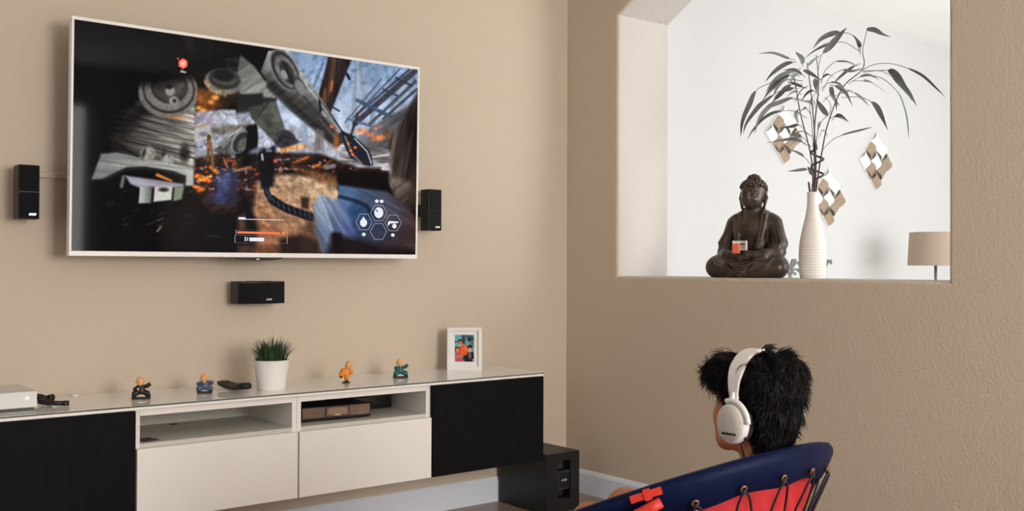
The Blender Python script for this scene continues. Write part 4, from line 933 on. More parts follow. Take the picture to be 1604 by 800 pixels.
def stem(pts, r0, r1, w0, w1, m='stem_brown', n=7):
    P = [PL(x, y, w0+(w1-w0)*i/(len(pts)-1)) for i, (x, y) in enumerate(pts)]; P = cat_rom(P, 6)
    MB().tube(P, np.linspace(r0, r1, len(P)), n).build('stem', MATS[m], plant, smooth=True)
stem([(1272, 322), (1275, 275), (1271, 235), (1258, 180), (1251, 135), (1247, 108)], .0035, .0016, 0, .05)
stem([(1274, 322), (1277, 275), (1275, 232), (1268, 160), (1262, 122), (1258, 104)], .0035, .0016, 0, -.06)
stem([(1274, 322), (1277, 285), (1277, 205), (1283, 150), (1284, 120), (1281, 86)], .004, .0015, .0, .02, 'stem_green')
stem([(1276, 322), (1281, 280), (1287, 240), (1296, 195), (1318, 140), (1346, 114), (1351, 100), (1348, 82), (1355, 47)], .0035, .0013, 0, -.03)
stem([(1277, 240), (1283, 205), (1290, 190), (1304, 175), (1305, 160), (1298, 150)], .0016, .001, .0, .05)
stem([(1275, 240), (1270, 190), (1266, 165), (1276, 145)], .0016, .001, .0, -.04, 'stem_green')
stem([(1273, 322), (1268, 286)], .0042, .004, .01, .008); stem([(1271, 322), (1272.5, 289)], .004, .004, -.008, -.008, 'stem_green')
# curled bamboo cane
P = [PL(1274, 322, 0), PL(1278, 290, 0)]
for k in range(40):
    a = -PI*.9+k/39*4.2*PI; rr = .028*(1 if 3 < k < 37 else .5); P.append(PL(1281, 284-k/39*50, 0)+vh*rr*math.cos(a)*.85+vd*rr*math.sin(a))
P.append(PL(1277, 222, 0)); MB().tube(cat_rom(P, 3), .0044, 8).build('curled_cane', MATS['curly_green'], plant, smooth=True)
LV = [
 (([1246,96],[1235,91],[1214,82],[1193,82]),.25,5,.05), (([1258,106],[1254,94],[1242,85]),.2,9,-.05), (([1248,98],[1232,101],[1216,112],[1205,125]),.1,8,.07), (([1252,111],[1230,116],[1216,126],[1207,142]),.1,8,.09),
 (([1250,112],[1238,114],[1220,128],[1209,146]),.15,8,.12), (([1256,110],[1268,118],[1281,130]),.1,7,-.06), (([1277,124],[1274,138],[1269,153]),.05,9,-.09), (([1248,126],[1226,125],[1208,130],[1190,140],[1182,160],[1173,185],[1172,210]),.5,9,.14),
 (([1252,140],[1226,142],[1202,158],[1190,170],[1177,190],[1174,206]),.3,8,.10), (([1260,158],[1244,154],[1226,160],[1208,167],[1198,175]),.25,8,.04), (([1250,132],[1236,135],[1228,146],[1220,155]),.2,9,.12), (([1264,140],[1248,132],[1236,128]),.15,6,.03),
 (([1348,82],[1325,66],[1310,66],[1297,69],[1278,80],[1262,97]),.45,7,.10), (([1348,86],[1338,58],[1320,51],[1304,53],[1288,61],[1276,76]),.45,9,.03), (([1281,118],[1286,90],[1300,74],[1316,56],[1328,43]),.35,11,.02),
 (([1355,47],[1367,49],[1376,57],[1388,64]),.05,9,-.06), (([1348,80],[1340,69],[1325,63]),.2,8,-.10), (([1286,132],[1293,112],[1308,98],[1314,97],[1330,97],[1348,104]),.5,7,.03), (([1288,145],[1300,122],[1316,113],[1330,115],[1348,111]),.5,5,-.05),
 (([1350,112],[1367,103],[1390,102],[1415,110],[1437,123],[1455,143],[1466,158]),.5,4.5,-.10), (([1352,112],[1372,113],[1389,116],[1400,135],[1412,166]),.45,12,-.12), (([1352,114],[1380,113],[1405,130],[1419,148],[1430,169]),.4,9,-.03),
 (([1335,128],[1350,127],[1363,127],[1379,133],[1398,145]),.35,8,.06), (([1355,118],[1379,125],[1399,148],[1405,175],[1405,200],[1402,226]),.35,5,-.16), (([1318,154],[1345,154],[1365,166],[1374,186],[1380,209]),.45,9,-.08), (([1327,141],[1345,148],[1358,155],[1371,164]),.2,5,.08),
 (([1300,137],[1305,138],[1313,149],[1328,161]),.1,8,.10), (([1300,134],[1312,138],[1322,148],[1331,170]),.2,7,-.05), (([1308,152],[1327,143],[1348,137]),.3,3.5,.09), (([1303,190],[1309,184],[1320,197]),.3,5,-.05),
 (([1289,236],[1304,220],[1320,213],[1340,208],[1356,204]),.4,5,-.09), (([1262,160],[1240,156],[1220,159],[1206,168],[1192,186],[1184,211]),.45,8,.02), (([1264,186],[1246,174],[1222,174],[1204,183],[1190,200],[1183,214]),.35,7,.15), (([1252,198],[1248,182],[1256,169]),.15,9,.05),
 (([1266,212],[1256,196],[1246,196],[1229,197]),.4,6,.09), (([1271,231],[1258,216],[1248,213],[1238,212]),.4,7,.01), (([1270,232],[1256,220],[1242,217],[1208,221]),.35,7,.11), (([1262,228],[1252,222],[1242,224],[1232,233]),.2,5,-.04),
 (([1273,263],[1264,248],[1250,237],[1232,231]),.4,9,.06), (([1274,271],[1266,266],[1256,266],[1242,267]),.3,6,.08), (([1272,277],[1272,269],[1267,261]),.1,9,.03), (([1297,184],[1289,168],[1284,153]),.03,10,.04), (([1281,204],[1288,193],[1296,187]),.2,6,.08),
 (([1300,187],[1310,183],[1321,197]),.3,5,-.07), (([1276,172],[1266,164],[1248,164]),.25,6,-.07), (([1254,115],[1244,120],[1230,140]),.2,6,-.03), (([1258,128],[1240,124],[1226,132],[1218,141]),.2,5,.16), (([1284,128],[1292,120],[1300,132]),.2,4,-.08), (([1262,122],[1250,108],[1236,104]),.2,6,.10),
 (([1256,108],[1240,112],[1222,120],[1210,134]),.15,7,.06), (([1254,120],[1238,118],[1218,134],[1206,152]),.3,6,.13), (([1250,118],[1232,124],[1214,142],[1204,158]),.3,6,-.06), (([1258,132],[1244,138],[1232,140],[1220,150]),.3,7,.08), (([1284,150],[1276,142],[1268,146],[1262,158]),.3,5,.06), (([1286,140],[1298,132],[1310,136],[1316,150]),.35,6,-.06), (([1290,160],[1302,150],[1312,158],[1316,172]),.35,5,.05), (([1330,132],[1346,122],[1366,116],[1386,122]),.4,6,.05), (([1348,100],[1336,106],[1322,118],[1314,128]),.2,5,.07), (([1270,180],[1260,172],[1250,176],[1240,188]),.3,6,-.08), (([1272,215],[1262,206],[1252,208],[1244,214]),.3,5,.1), (([1284,215],[1290,205],[1298,206],[1304,214]),.3,4,.05), (([1256,150],[1246,146],[1234,150],[1222,160]),.3,5,-.10), (([1268,160],[1276,156],[1284,170]),.2,5,.06), (([1262,108],[1272,97],[1284,89]),.2,6,-.02), (([1266,136],[1258,142],[1250,160]),.2,6,.04)]
def leaf(pts, bs, wpx, wdep, k):
    n = len(pts); P = [PL(p[0], p[1], wdep*(i/(n-1))**1.2 + (.012*math.sin(k*1.7)*i/(n-1))) for i, p in enumerate(pts)]
    C_ = cat_rom(P, 7); m = len(C_); T = np.gradient(C_, axis=0); T /= np.linalg.norm(T, axis=1)[:, None]
    i0 = int(bs*(m-1)); mb = MB()
    if i0 > 1: mb.tube(C_[:i0+2], .0015, 5)
    V = []; L = m-i0; ph = (k*2.399) % (2*PI)
    side = np.cross(T[i0], vd+.45*vh*math.sin(ph)+.5*np.array([0, 0, 1])*math.cos(ph)); side /= np.linalg.norm(side)
    for i in range(i0, m):
        s_ = (i-i0)/(L-1); wv = wpx*SC*.5*(math.sin(PI*min(1, s_**.62))**.9 if 0 < s_ < 1 else 0)+.0002
        sd = side-T[i]*(side@T[i]); sd /= np.linalg.norm(sd); nn = np.cross(T[i], sd); tw = .5*math.sin(k+s_*2.2)
        sd2 = sd*math.cos(tw)+nn*math.sin(tw); nn2 = np.cross(T[i], sd2)
        V += [C_[i]-sd2*wv+nn2*wv*.25, C_[i], C_[i]+sd2*wv+nn2*wv*.25]
    Fc = []
    for i in range(L-1):
        for q in (0, 1): Fc.append((i*3+q, i*3+q+1, (i+1)*3+q+1, (i+1)*3+q))
    mb.add(V, Fc)
    mb.build('leaf', MATS['leaf_pale' if k % 3 == 0 else 'leaf_green'], plant, smooth=True)
for k, (pts, bs, wpx, wdep) in enumerate(LV): leaf(pts, bs, wpx*.9, wdep, k)
# tips of a taller floor plant that peek over the sill behind the vase
fp = thing('floor_plant', 'potted leafy plant behind the sill, leaf tips showing by the vase', 'plant', (.62, -1.12, 0))
MB().lathe([(.001, 0), (.12, 0), (.15, .28), (.155, .3), (.14, .3), (.13, .26), (.001, .25)], 28).build('pot', MATS['pot_white'], fp, auto=40)
lp = np.array([.62, -1.12, 0])
for k, (a, b, zt) in enumerate(((1239, 1247, 410), (1241, 1253, 414), (1238, 1240, 420), (1243, 1252, 424), (1292, 1303, 411), (1240, 1246, 428))):
    dp = 4.56+.03*(k % 3); q = lambda px, py: CAM+(cF+cR*(px-802)/FPX-cU*(py-400)/FPX)*dp - lp
    tip = q(b, zt); mid = q((a+b)/2, zt-2 if k != 5 else zt); low = q(a-2, 440); P = cat_rom([(0.01*math.cos(k), .01*math.sin(k), .27), tuple(low*np.array([.6, .6, .75])), tuple(low), tuple(mid+np.array([0, 0, .005])), tuple(tip-np.array([0, 0, .01]))], 7); m = len(P); V = []
    for i in range(m):
        s_ = i/(m-1); wv = .0016 if s_ < .55 else .0016+.009*math.sin(PI*(s_-.55)/.45)*(1 if s_ < .99 else 0); V += [P[i]-vh*wv, P[i]+np.array([0, 0, -.001])-vd*.002, P[i]+vh*wv]
    Fc = [(i*3+qq, i*3+qq+1, (i+1)*3+qq+1, (i+1)*3+qq) for i in range(m-1) for qq in (0, 1)]
    MB().add(V, Fc).build('leaf', MATS['leaf_pale'], fp, smooth=True)

# ------------------------------------------------------------------ far room: diamond wall ornaments and lamp
mat('orn_white', (246, 243, 238), .25, spec=.6); mat('orn_tan_refl', (168, 146, 124), .3, metal=.2)
def ornament(label, cx, cz, sc):
    t = thing('wall_ornament', label, 'wall decor', (cx, 0, cz), group='diamond wall ornaments', rot=(0, math.radians(45), 0))
    a = .142*sc
    mb = MB(); e = .012
    mb.box(-a, a, -.012, -.0005, -a, -a+e); mb.box(-a, a, -.012, -.0005, a-e, a); mb.box(-a, -a+e, -.012, -.0005, -a+e, a-e); mb.box(a-e, a, -.012, -.0005, -a+e, a-e); mb.build('frame', MATS['orn_white'], t)
    REFL_PAT = ['WWT', 'TWT', 'WTT']; c = 2*a/3  # tan and white tiles paint in the reflections of mirrored strips
    for i in range(3):
        for j in range(3):
            # woven strip: an arched tile, alternate tiles turned
            x0 = -a+j*c+.003; z0 = a-(i+1)*c+.003; w_ = c-.006; V = []; nn = 7
            for k in range(nn):
                s_ = k/(nn-1); yb = -.012-.018*math.sin(PI*s_)
                for q in (0, 1):
                    if (i+j) % 2: V += [(x0+w_*s_, yb, z0+w_*q), (x0+w_*s_, yb+.002, z0+w_*q)]
                    else: V += [(x0+w_*q, yb, z0+w_*s_), (x0+w_*q, yb+.002, z0+w_*s_)]
            Fc = []
            for k in range(nn-1):
                b = k*4; Fc += [(b, b+2, b+6, b+4), (b+1, b+5, b+7, b+3), (b, b+4, b+5, b+1), (b+2, b+3, b+7, b+6)]
            Fc += [(0, 1, 3, 2), ((nn-1)*4, (nn-1)*4+2, (nn-1)*4+3, (nn-1)*4+1)]
            MB().add(V, Fc).build('tile', MATS['orn_white' if REFL_PAT[i][j] == 'W' else 'orn_tan_refl'], t, smooth=False)
ornament('diamond-shaped woven wall ornament partly hidden by the leaves, upper left', 1.792, 1.955, .92)
ornament('diamond-shaped woven wall ornament directly behind the vase neck', 2.262, 1.585, .95)
ornament('diamond-shaped woven wall ornament standing free, rightmost of the three', 2.815, 1.860, 1.0)
mat('lamp_shade', (178, 158, 140), .8, spec=.2); mat('lamp_metal', (170, 168, 164), .35, metal=.5)
LX, LY = 2.78, -.46
t = thing('floor_lamp', 'slim floor lamp with tan drum shade in the far room', 'lamp', (LX, LY, 0))
MB().lathe([(.001, 0), (.14, 0), (.14, .015), (.02, .022), (.001, .022)], 32).build('base', MATS['lamp_metal'], t, auto=40)
MB().tube([(0, 0, .02), (0, 0, 1.30)], .009, 12).build('pole', MATS['lamp_metal'], t, smooth=True)
MB().lathe([(.172, 1.145), (.160, 1.36), (.157, 1.36), (.169, 1.145), (.172, 1.145)], 48).build('shade', MATS['lamp_shade'], t, auto=50)
for a in (0, 2*PI/3, 4*PI/3): MB().tube([(0, 0, 1.30), (.158*math.cos(a), .158*math.sin(a), 1.345)], .002, 6).build('spider_arm', MATS['lamp_metal'], t)
# ------------------------------------------------------------------ round bungee saucer chair
mat('sleeve_blue', (5, 18, 54), .5, var=.2, vscale=30, bump=.2, bscale=400, spec=.12); mat('cord_black', (16, 18, 28), .6); mat('brass', (150, 112, 92), .35, metal=.7); mat('strap_red', (206, 48, 26), .5); mat('panel_red', (190, 36, 40), .75, bump=.2, bscale=600); mat('tube_grey', (196, 192, 186), .4, metal=.3)
CC = np.array([-1.748, -2.317, .611]); CH_, CT, CRR = math.radians(93), math.radians(24.9), .364
TH0 = math.radians(221); STRAP = (4.17, 4.005, 1)
cf = np.array([math.cos(CH_)*math.cos(CT), math.sin(CH_)*math.cos(CT), -math.sin(CT)]); cs = np.array([math.sin(CH_), -math.cos(CH_), 0]); cn = np.cross(cs, cf)
G = np.array([CC[0], CC[1], 0])
chair = thing('saucer_chair', 'folding saucer chair with blue sleeved rim and black bungee cords', 'chair', tuple(G))
def rim(th, r=0, dn=0):
    d = cf*math.cos(th)+cs*math.sin(th); return CC-G+d*(CRR+r)+cn*dn
NT = 96
MB().tube([rim(2*PI*k/NT) for k in range(NT)], .0115, 10, closed=True).build('rim_tube', MATS['tube_grey'], chair, smooth=True)
# sleeve: wraps the tube, hangs as a flap inside and below
sec = [(-.014, -.004), (-.0105, .0085), (0, .0145), (.0105, .010), (.0145, 0), (.0115, -.011), (-.002, -.028), (-.029, -.053), (-.033, -.052), (-.008, -.027), (.001, -.012), (-.004, -.0125)]
V = []; Fc = []; ns = len(sec)
for k in range(NT):
    th = 2*PI*k/NT; wob = 1+.06*math.sin(12*th)
    for r, z in sec: V.append(rim(th, r, z*(wob if z < -.02 else 1)))
for k in range(NT):
    j = (k+1) % NT
    for q in range(ns): Fc.append((k*ns+q, k*ns+(q+1) % ns, j*ns+(q+1) % ns, j*ns+q))
MB().add(V, Fc).build('rim_sleeve', MATS['sleeve_blue'], chair, smooth=True)
# seat panel: deep dish hung on cords
def dish(rr, th):
    d = cf*math.cos(th)+cs*math.sin(th); dp = .215+.14*(1-(rr/.19)**2); return CC-G+d*rr-cn*dp
V = []; Fc = []; NR = 10
for i in range(NR+1):
    for k in range(48): V.append(dish(.19*max(i, .02)/NR, 2*PI*k/48))
for i in range(NR):
    for k in range(48): Fc.append((i*48+k, i*48+(k+1) % 48, (i+1)*48+(k+1) % 48, (i+1)*48+k))
sp = MB().add(V, Fc).build('seat_panel', MATS['panel_red'], chair, smooth=True); md = sp.modifiers.new('thick', 'SOLIDIFY'); md.thickness = .006; md.offset = -1
NG = 22; th0 = TH0
for k in range(NG):
    th = th0+2*PI*k/NG; c = rim(th, -.012, -.040); d = cf*math.cos(th)+cs*math.sin(th); ax = d*.72-cn*.70; ax /= np.linalg.norm(ax)
    u_ = np.cross(ax, cn); u_ /= np.linalg.norm(u_); v_ = np.cross(ax, u_)
    MB().tube([c+ax*.003+(u_*math.cos(a)+v_*math.sin(a))*.0062 for a in np.linspace(0, 2*PI, 14, endpoint=False)], .0022, 6, closed=True).build('grommet', MATS['brass'], chair, smooth=True)
    for sg in (-.95, .95):
        e = dish(.186, th+sg*2*PI/NG); s0 = rim(th, -.010, -.047); m1 = rim(th+sg*.15*2*PI/NG, -.026, -.066)
        MB().tube(cat_rom([rim(th, -.020, -.038), s0, m1, m1*.5+e*.5, e], 4), .0026, 6).build('cord', MATS['cord_black'], chair, smooth=True)
# red webbing patch and red rolled strap on the near left of the rim
def strap(th_a, th_b, z0, z1, out, name, m):
    V = []; n = 16
    for k in range(n):
        th = th_a+(th_b-th_a)*k/(n-1)
        for r, z in ((out, z0), (out+.003, z0), (out+.003, z1), (out, z1)): V.append(rim(th, r, z))
    Fc = [(k*4+q, k*4+(q+1) % 4, (k+1)*4+(q+1) % 4, (k+1)*4+q) for k in range(n-1) for q in range(4)] + [(0, 1, 2, 3), tuple((n-1)*4+q for q in (3, 2, 1, 0))]
    return MB().add(V, Fc).build(name, MATS[m], chair)
strap(STRAP[0], STRAP[1], -.010, .0045, .0145, 'strap', 'strap_red'); strap(STRAP[0]*.45+STRAP[1]*.55-.018, STRAP[0]*.45+STRAP[1]*.55+.018, -.014, .008, .0175, 'strap_loop', 'strap_red')
MB().tube([rim(STRAP[1]+.02+k*STRAP[2]*.06, .020, -.024-.004*k) for k in range(7)], [.010, .011, .011, .012, .012, .012, .012], 12).build('rolled_strap', MATS['strap_red'], chair, smooth=True)
mat('webbing_pale', (200, 196, 190), .7)
MB().tube([rim(math.radians(a), -.012, -.058-.012*(a-222)/10) for a in (221, 224, 227, 230, 234)], .007, 8, flat=.3).build('webbing', MATS['webbing_pale'], chair, smooth=True)
# folding legs
for sg in (-1, 1):
    a = rim(sg*PI*.50, -.01, -.02); b = rim(sg*PI*.36, -.01, -.02)
    MB().tube([a, a*.55+np.array([sg*.20, .22, .012])*.45, (sg*.27, .30, .0125)], .0115, 10).build('leg', MATS['tube_grey'], chair, smooth=True)
    MB().tube([b, b*.5+np.array([sg*.24, -.26, .02])*.5, (sg*.29, -.30, .0125)], .0115, 10).build('leg', MATS['tube_grey'], chair, smooth=True)
MB().tube([(-.27, .30, .0125), (.27, .30, .0125)], .0115, 10).build('foot_bar', MATS['tube_grey'], chair, smooth=True); MB().tube([(-.29, -.30, .0125), (.29, -.30, .0125)], .0115, 10).build('foot_bar', MATS['tube_grey'], chair, smooth=True)

# ------------------------------------------------------------------ seated person
mat('skin', (184, 120, 80), .5, sss=.15, var=.06, vscale=30); mat('shirt_red', (188, 30, 36), .8, var=.08, vscale=25, bump=.3, bscale=60); mat('shorts_dark', (40, 44, 58), .8); mat('hair_dark', (10, 8, 8), .45, spec=.25)
PB = np.array([-1.73, -2.40, 0])
person = thing('person', 'person in red shirt with dark tousled hair seated facing the television', 'person', tuple(PB))
S_ = np.array([-1.696, -2.517, .860]); fa = math.radians(92); HS = .885
hf = np.array([math.cos(fa), math.sin(fa), 0]); hl = np.array([-math.sin(fa), math.cos(fa), 0]); hu = np.array([0, 0, 1.])
RH = np.stack([hl, hf, hu], 1)
def hp(l, f, u): return S_+(hl*l+hf*f+hu*u)*HS
def hr(*r): return tuple(x*HS for x in r)
pel = np.array([-1.735, -2.37, .375]); lum = np.array([-1.728, -2.425, .46]); che = np.array([-1.715, -2.475, .575]); nb = np.array([-1.702, -2.52, .695])
def torso(s, e):
    s.u(s.ell(pel, (.125+e, .100+e, .085+e)), .03); s.u(s.ell(lum, (.128+e, .096+e, .10+e)), .05); s.u(s.ell(che, (.152+e, .098+e, .12+e)), .05)
    s.u(s.cap(che+np.array([-.112, -.025, .058]), che+np.array([.137, -.030, .075]), .047+e), .04)
knees = {1: np.array([-1.592, -2.03, .513]), -1: np.array([-1.750, -2.070, .506])}
ank = {1: np.array([-1.60, -1.90, .085]), -1: np.array([-1.78, -1.93, .085])}
s = SDF((-2.0, -2.66, 0), (-1.44, -1.74, .99), .0058)
torso(s, 0)
s.u(s.cap(nb+np.array([.004, -.008, -.03]), hp(0, -.018, -.075), .042, .041), .02)
for g in (1, -1):
    sh = che+np.array([g*.13, -.02, .07]); el = np.array([-1.72+g*.185, -2.36, .46]); wr_ = np.array([-1.70+g*.075, -2.17, .50])
    s.path([sh, el], [.040, .031], .02); s.path([el, wr_], [.030, .021], .01)
    pa = wr_+np.array([-g*.015, .045, .008]); s.path([wr_, pa], [.020, .022], .01); s.u(s.ell(pa+np.array([0, .01, 0]), (.030, .028, .014)), .008)
    for q in range(4):
        o_ = pa+np.array([(q-1.5)*.0145, .026, .002]); L = (.030, .036, .034, .026)[q]
        s.path([o_, o_+np.array([0, L*.8, .001]), o_+np.array([0, L*1.25, -.016])], [.0085, .008, .007], .003)
    s.path([pa+np.array([-g*.024, -.01, 0]), pa+np.array([-g*.042, .015, -.002]), pa+np.array([-g*.040, .036, -.008])], [.0095, .0088, .008], .004)
    hip = pel+np.array([g*.07, .02, -.005]); kn = knees[g]; an = ank[g]
    s.path([hip, kn], [.074, .050], .03); s.u(s.ell(kn+np.array([0, .006, .002]), (.047, .047, .050)), .015); s.path([kn, kn*.6+an*.4+np.array([0, -.012, 0]), an], [.046, .047, .030], .012)
    s.path([an+np.array([0, -.02, -.045]), an+np.array([0, .08, -.055]), an+np.array([0, .13, -.062])], [.030, .028, .020], .02)
    for q in range(5): s.path([an+np.array([(q-2)*.013*-1, .13, -.066]), an+np.array([(q-2)*.015*-1, .160-.006*abs(q-(4 if g < 0 else 0))*.6, -.070])], [.010, .0085], .003)
s.f = np.maximum(s.f, -(s.Z-.004)).astype(np.float32)
# head
s.u(s.ell(hp(0, -.004, .008), hr(.073, .090, .088), RH), .02); s.u(s.ell(hp(0, .030, -.050), hr(.058, .062, .070), RH), .025)
s.u(s.ell(hp(0, .046, -.070), hr(.060, .056, .058), RH), .02); s.u(s.ell(hp(0, .082, -.120), hr(.026, .020, .019), RH), .025); s.u(s.ell(hp(.030, .050, -.105), hr(.024, .034, .020), RH), .02); s.u(s.ell(hp(-.030, .050, -.105), hr(.024, .034, .020), RH), .02)
s.path([hp(0, .088, -.018), hp(0, .104, -.048)], [.0075, .0115], .008)
for g in (1, -1):
    s.u(s.ell(hp(g*.010, .096, -.051), hr(.008, .009, .0065), RH), .004)
    s.sub(s.ell(hp(g*.030, .096, -.014), hr(.018, .014, .011), RH), .012); s.u(s.ell(hp(g*.030, .081, -.015), hr(.013, .011, .010), RH), .004)
    s.path([hp(g*.012, .092, .002), hp(g*.032, .090, .007), hp(g*.048, .078, .001)], [.005, .006, .004], .008)
    s.u(s.ell(hp(g*.040, .062, -.046), hr(.022, .022, .022), RH), .02)
    s.u(s.ell(hp(g*.074, -.010, -.022), hr(.007, .018, .028), RH), .006)
s.u(s.ell(hp(0, .090, -.076), hr(.021, .010, .0055), RH), .004); s.u(s.ell(hp(0, .087, -.087), hr(.018, .010, .0065), RH), .004)
body = s.build('body', MATS['skin'], person, origin=PB, relax=1)
# eyes and brows
mat('eye_white', (230, 226, 220), .2); mat('iris', (40, 26, 18), .2)
for g in (1, -1):
    e = MB().ell(hp(g*.030, .0815, -.015)-PB, (.0118, .0118, .0105), 14, 10).build('eye', MATS['eye_white'], person, smooth=True)
    MB().ell(hp(g*.030, .0905, -.015)-PB, (.005, .004, .005), 10, 8).build('iris', MATS['iris'], e, smooth=True)
    MB().tube([hp(g*.012, .0975, .004)-PB, hp(g*.032, .0955, .010)-PB, hp(g*.050, .081, .003)-PB], [.003, .0038, .002], 6).build('eyebrow', MATS['hair_dark'], person, smooth=True)
# shirt
s = SDF((-2.0, -2.66, .30), (-1.44, -2.2, .76), .0058); torso(s, .013)
for g in (1, -1):
    sh = che+np.array([g*.13, -.02, .07]); el = np.array([-1.72+g*.185, -2.36, .46]); s.u(s.cap(sh, sh*.42+el*.58, .053, .050), .02)
s.u(s.cap(nb+np.array([0, 0, -.03]), nb+np.array([0, .004, .012]), .058, .054), .03)
fold = .0035*np.sin(55*(s.Z-.55)+30*(s.X+1.7))*np.sin(22*(s.X+1.7)+9*s.Z)+.003*np.sin(38*s.X-26*s.Z+14*s.Y)
s.f = (s.f+fold).astype(np.float32)
cutp = nb+np.array([0, .002, .022]); s.sub(s.cap(nb+np.array([0, .002, -.02]), nb+np.array([0, .01, .08]), .0495), .006)
s.f = np.maximum(s.f, s.Z-(nb[2]+.020)).astype(np.float32)
s.build('shirt', MATS['shirt_red'], person, origin=PB)
s = SDF((-2.0, -2.60, .25), (-1.44, -2.02, .48), .0058); s.u(s.ell(pel+np.array([0, .01, -.01]), (.139, .112, .093)), .02)
for g in (1, -1):
    hip = pel+np.array([g*.07, .02, -.005]); s.u(s.cap(hip, hip*.3+knees[g]*.7, .086, .070), .02)
s.build('shorts', MATS['shorts_dark'], person, origin=PB)

# hair: a lumpy cap, then many fine curved locks growing from it
s = SDF(S_-.15, S_+.15, .0036)
s.u(s.ell(hp(0, -.012, .014), hr(.082, .098, .089), RH), .01)
s.u(s.ell(hp(0, -.050, .010), hr(.079, .064, .082), RH), .02); s.u(s.ell(hp(0, -.052, -.050), hr(.068, .050, .065), RH), .025); s.u(s.ell(hp(0, -.048, -.098), hr(.054, .040, .040), RH), .02)
s.u(s.ell(hp(.005, .068, .058), hr(.060, .032, .034), RH), .02); s.u(s.ell(hp(-.02, -.075, .070), hr(.045, .034, .030), RH), .015)
s.sub(s.ell(hp(0, .078, -.052), hr(.090, .074, .090), RH), .01)
for g in (1, -1): s.sub(s.ell(hp(g*.095, .010, -.060), hr(.030, .052, .050), RH), .008)
ng = .004*np.sin(90*s.X+20*np.sin(40*s.Z))*np.sin(80*s.Y+1)*np.sin(85*s.Z); s.f = (s.f+ng).astype(np.float32)
hair = s.build('hair', MATS['hair_dark'], person, origin=PB)
HV, HF = s.mesh(); a_, b_, c_ = HV[HF[:, 0]], HV[HF[:, 1]], HV[HF[:, 2]]; HN = np.cross(b_-a_, c_-a_); HN /= np.linalg.norm(HN, axis=1)[:, None]+1e-12; HC_ = HV[HF].mean(1)
r_ = np.random.default_rng(11); mbV = []; mbF = []; nv = 0
crown = np.array([.0, -.45, .89])
for k in r_.choice(len(HC_), 15000):
    rel = HC_[k]-S_; root = np.array([rel@hl, rel@hf, rel@hu]); root = root+r_.normal(size=3)*.0012; d = np.array([HN[k]@hl, HN[k]@hf, HN[k]@hu]); l, f, u = d
    if u < -.55 or root[2] < -.125: continue
    if root[1] > .045 and root[2] < .025: continue
    front = root[1] > .045
    tg = np.array([0, 0, -1.])*(.9 if root[2] < .05 else .35)+(d-crown)*.9+np.array([.25*math.sin(7*l+2), .12*math.sin(9*u), 0]); tg = tg-d*(tg@d); tg /= np.linalg.norm(tg)+1e-6
    top = root[2] > .035
    if abs(root[1]+.010) < .021 and root[2] > -.02: continue
    if top: L = r_.uniform(.024, .048)
    elif root[2] > -.045: L = r_.uniform(.016, .032)
    else: L = r_.uniform(.010, .020)
    lift = .40 if top else (.08 if root[2] > -.03 else .03)
    if top and r_.random() < .2: lift = r_.uniform(.6, 1.0)
    if root[1] < -.055 and root[2] > .02 and r_.random() < .3: lift = r_.uniform(.5, .85)
    if front: tg = tg*.6+np.array([0, .8, .0]); tg /= np.linalg.norm(tg); lift = r_.uniform(.15, .7); L *= 1.1
    side = np.cross(d, tg); cl = math.sin(150*root[0]+2)+math.sin(130*root[1]+60*root[2]); ph = 2.2*cl+r_.normal()*.35; amp = (.013 if top else .0035)*(1.2 if front else 1)
    nS_ = 6; P = []
    for i in range(nS_+1):
        t_ = i/nS_; p = root-d*.002+tg*L*t_+d*(lift*L*(t_-1.0*t_*t_*(1.3 if front else 1)))+side*amp*math.sin(ph+t_*3.6)*t_*1.3+d*amp*.5*math.sin(ph*1.3+t_*4)*t_-np.array([0, 0, 1])*L*.30*t_*t_
        P.append(S_+hl*p[0]+hf*p[1]+hu*p[2]-PB)
    P = np.array(P); wv0 = r_.uniform(.0006, .0012); sw = hl*side[0]+hf*side[1]+hu*side[2]; dw = hl*d[0]+hf*d[1]+hu*d[2]
    for i in range(nS_):
        wv = wv0*(1-(i/nS_)**2*.75)
        for a in (0, 2.094, 4.189): mbV.append(P[i]+(sw*math.cos(a)+dw*math.sin(a))*wv)
    mbV.append(P[nS_])
    for i in range(nS_-1):
        for q in range(3): mbF.append((nv+i*3+q, nv+i*3+(q+1) % 3, nv+(i+1)*3+(q+1) % 3, nv+(i+1)*3+q))
    for q in range(3): mbF.append((nv+(nS_-1)*3+q, nv+(nS_-1)*3+(q+1) % 3, nv+nS_*3))
    nv += nS_*3+1
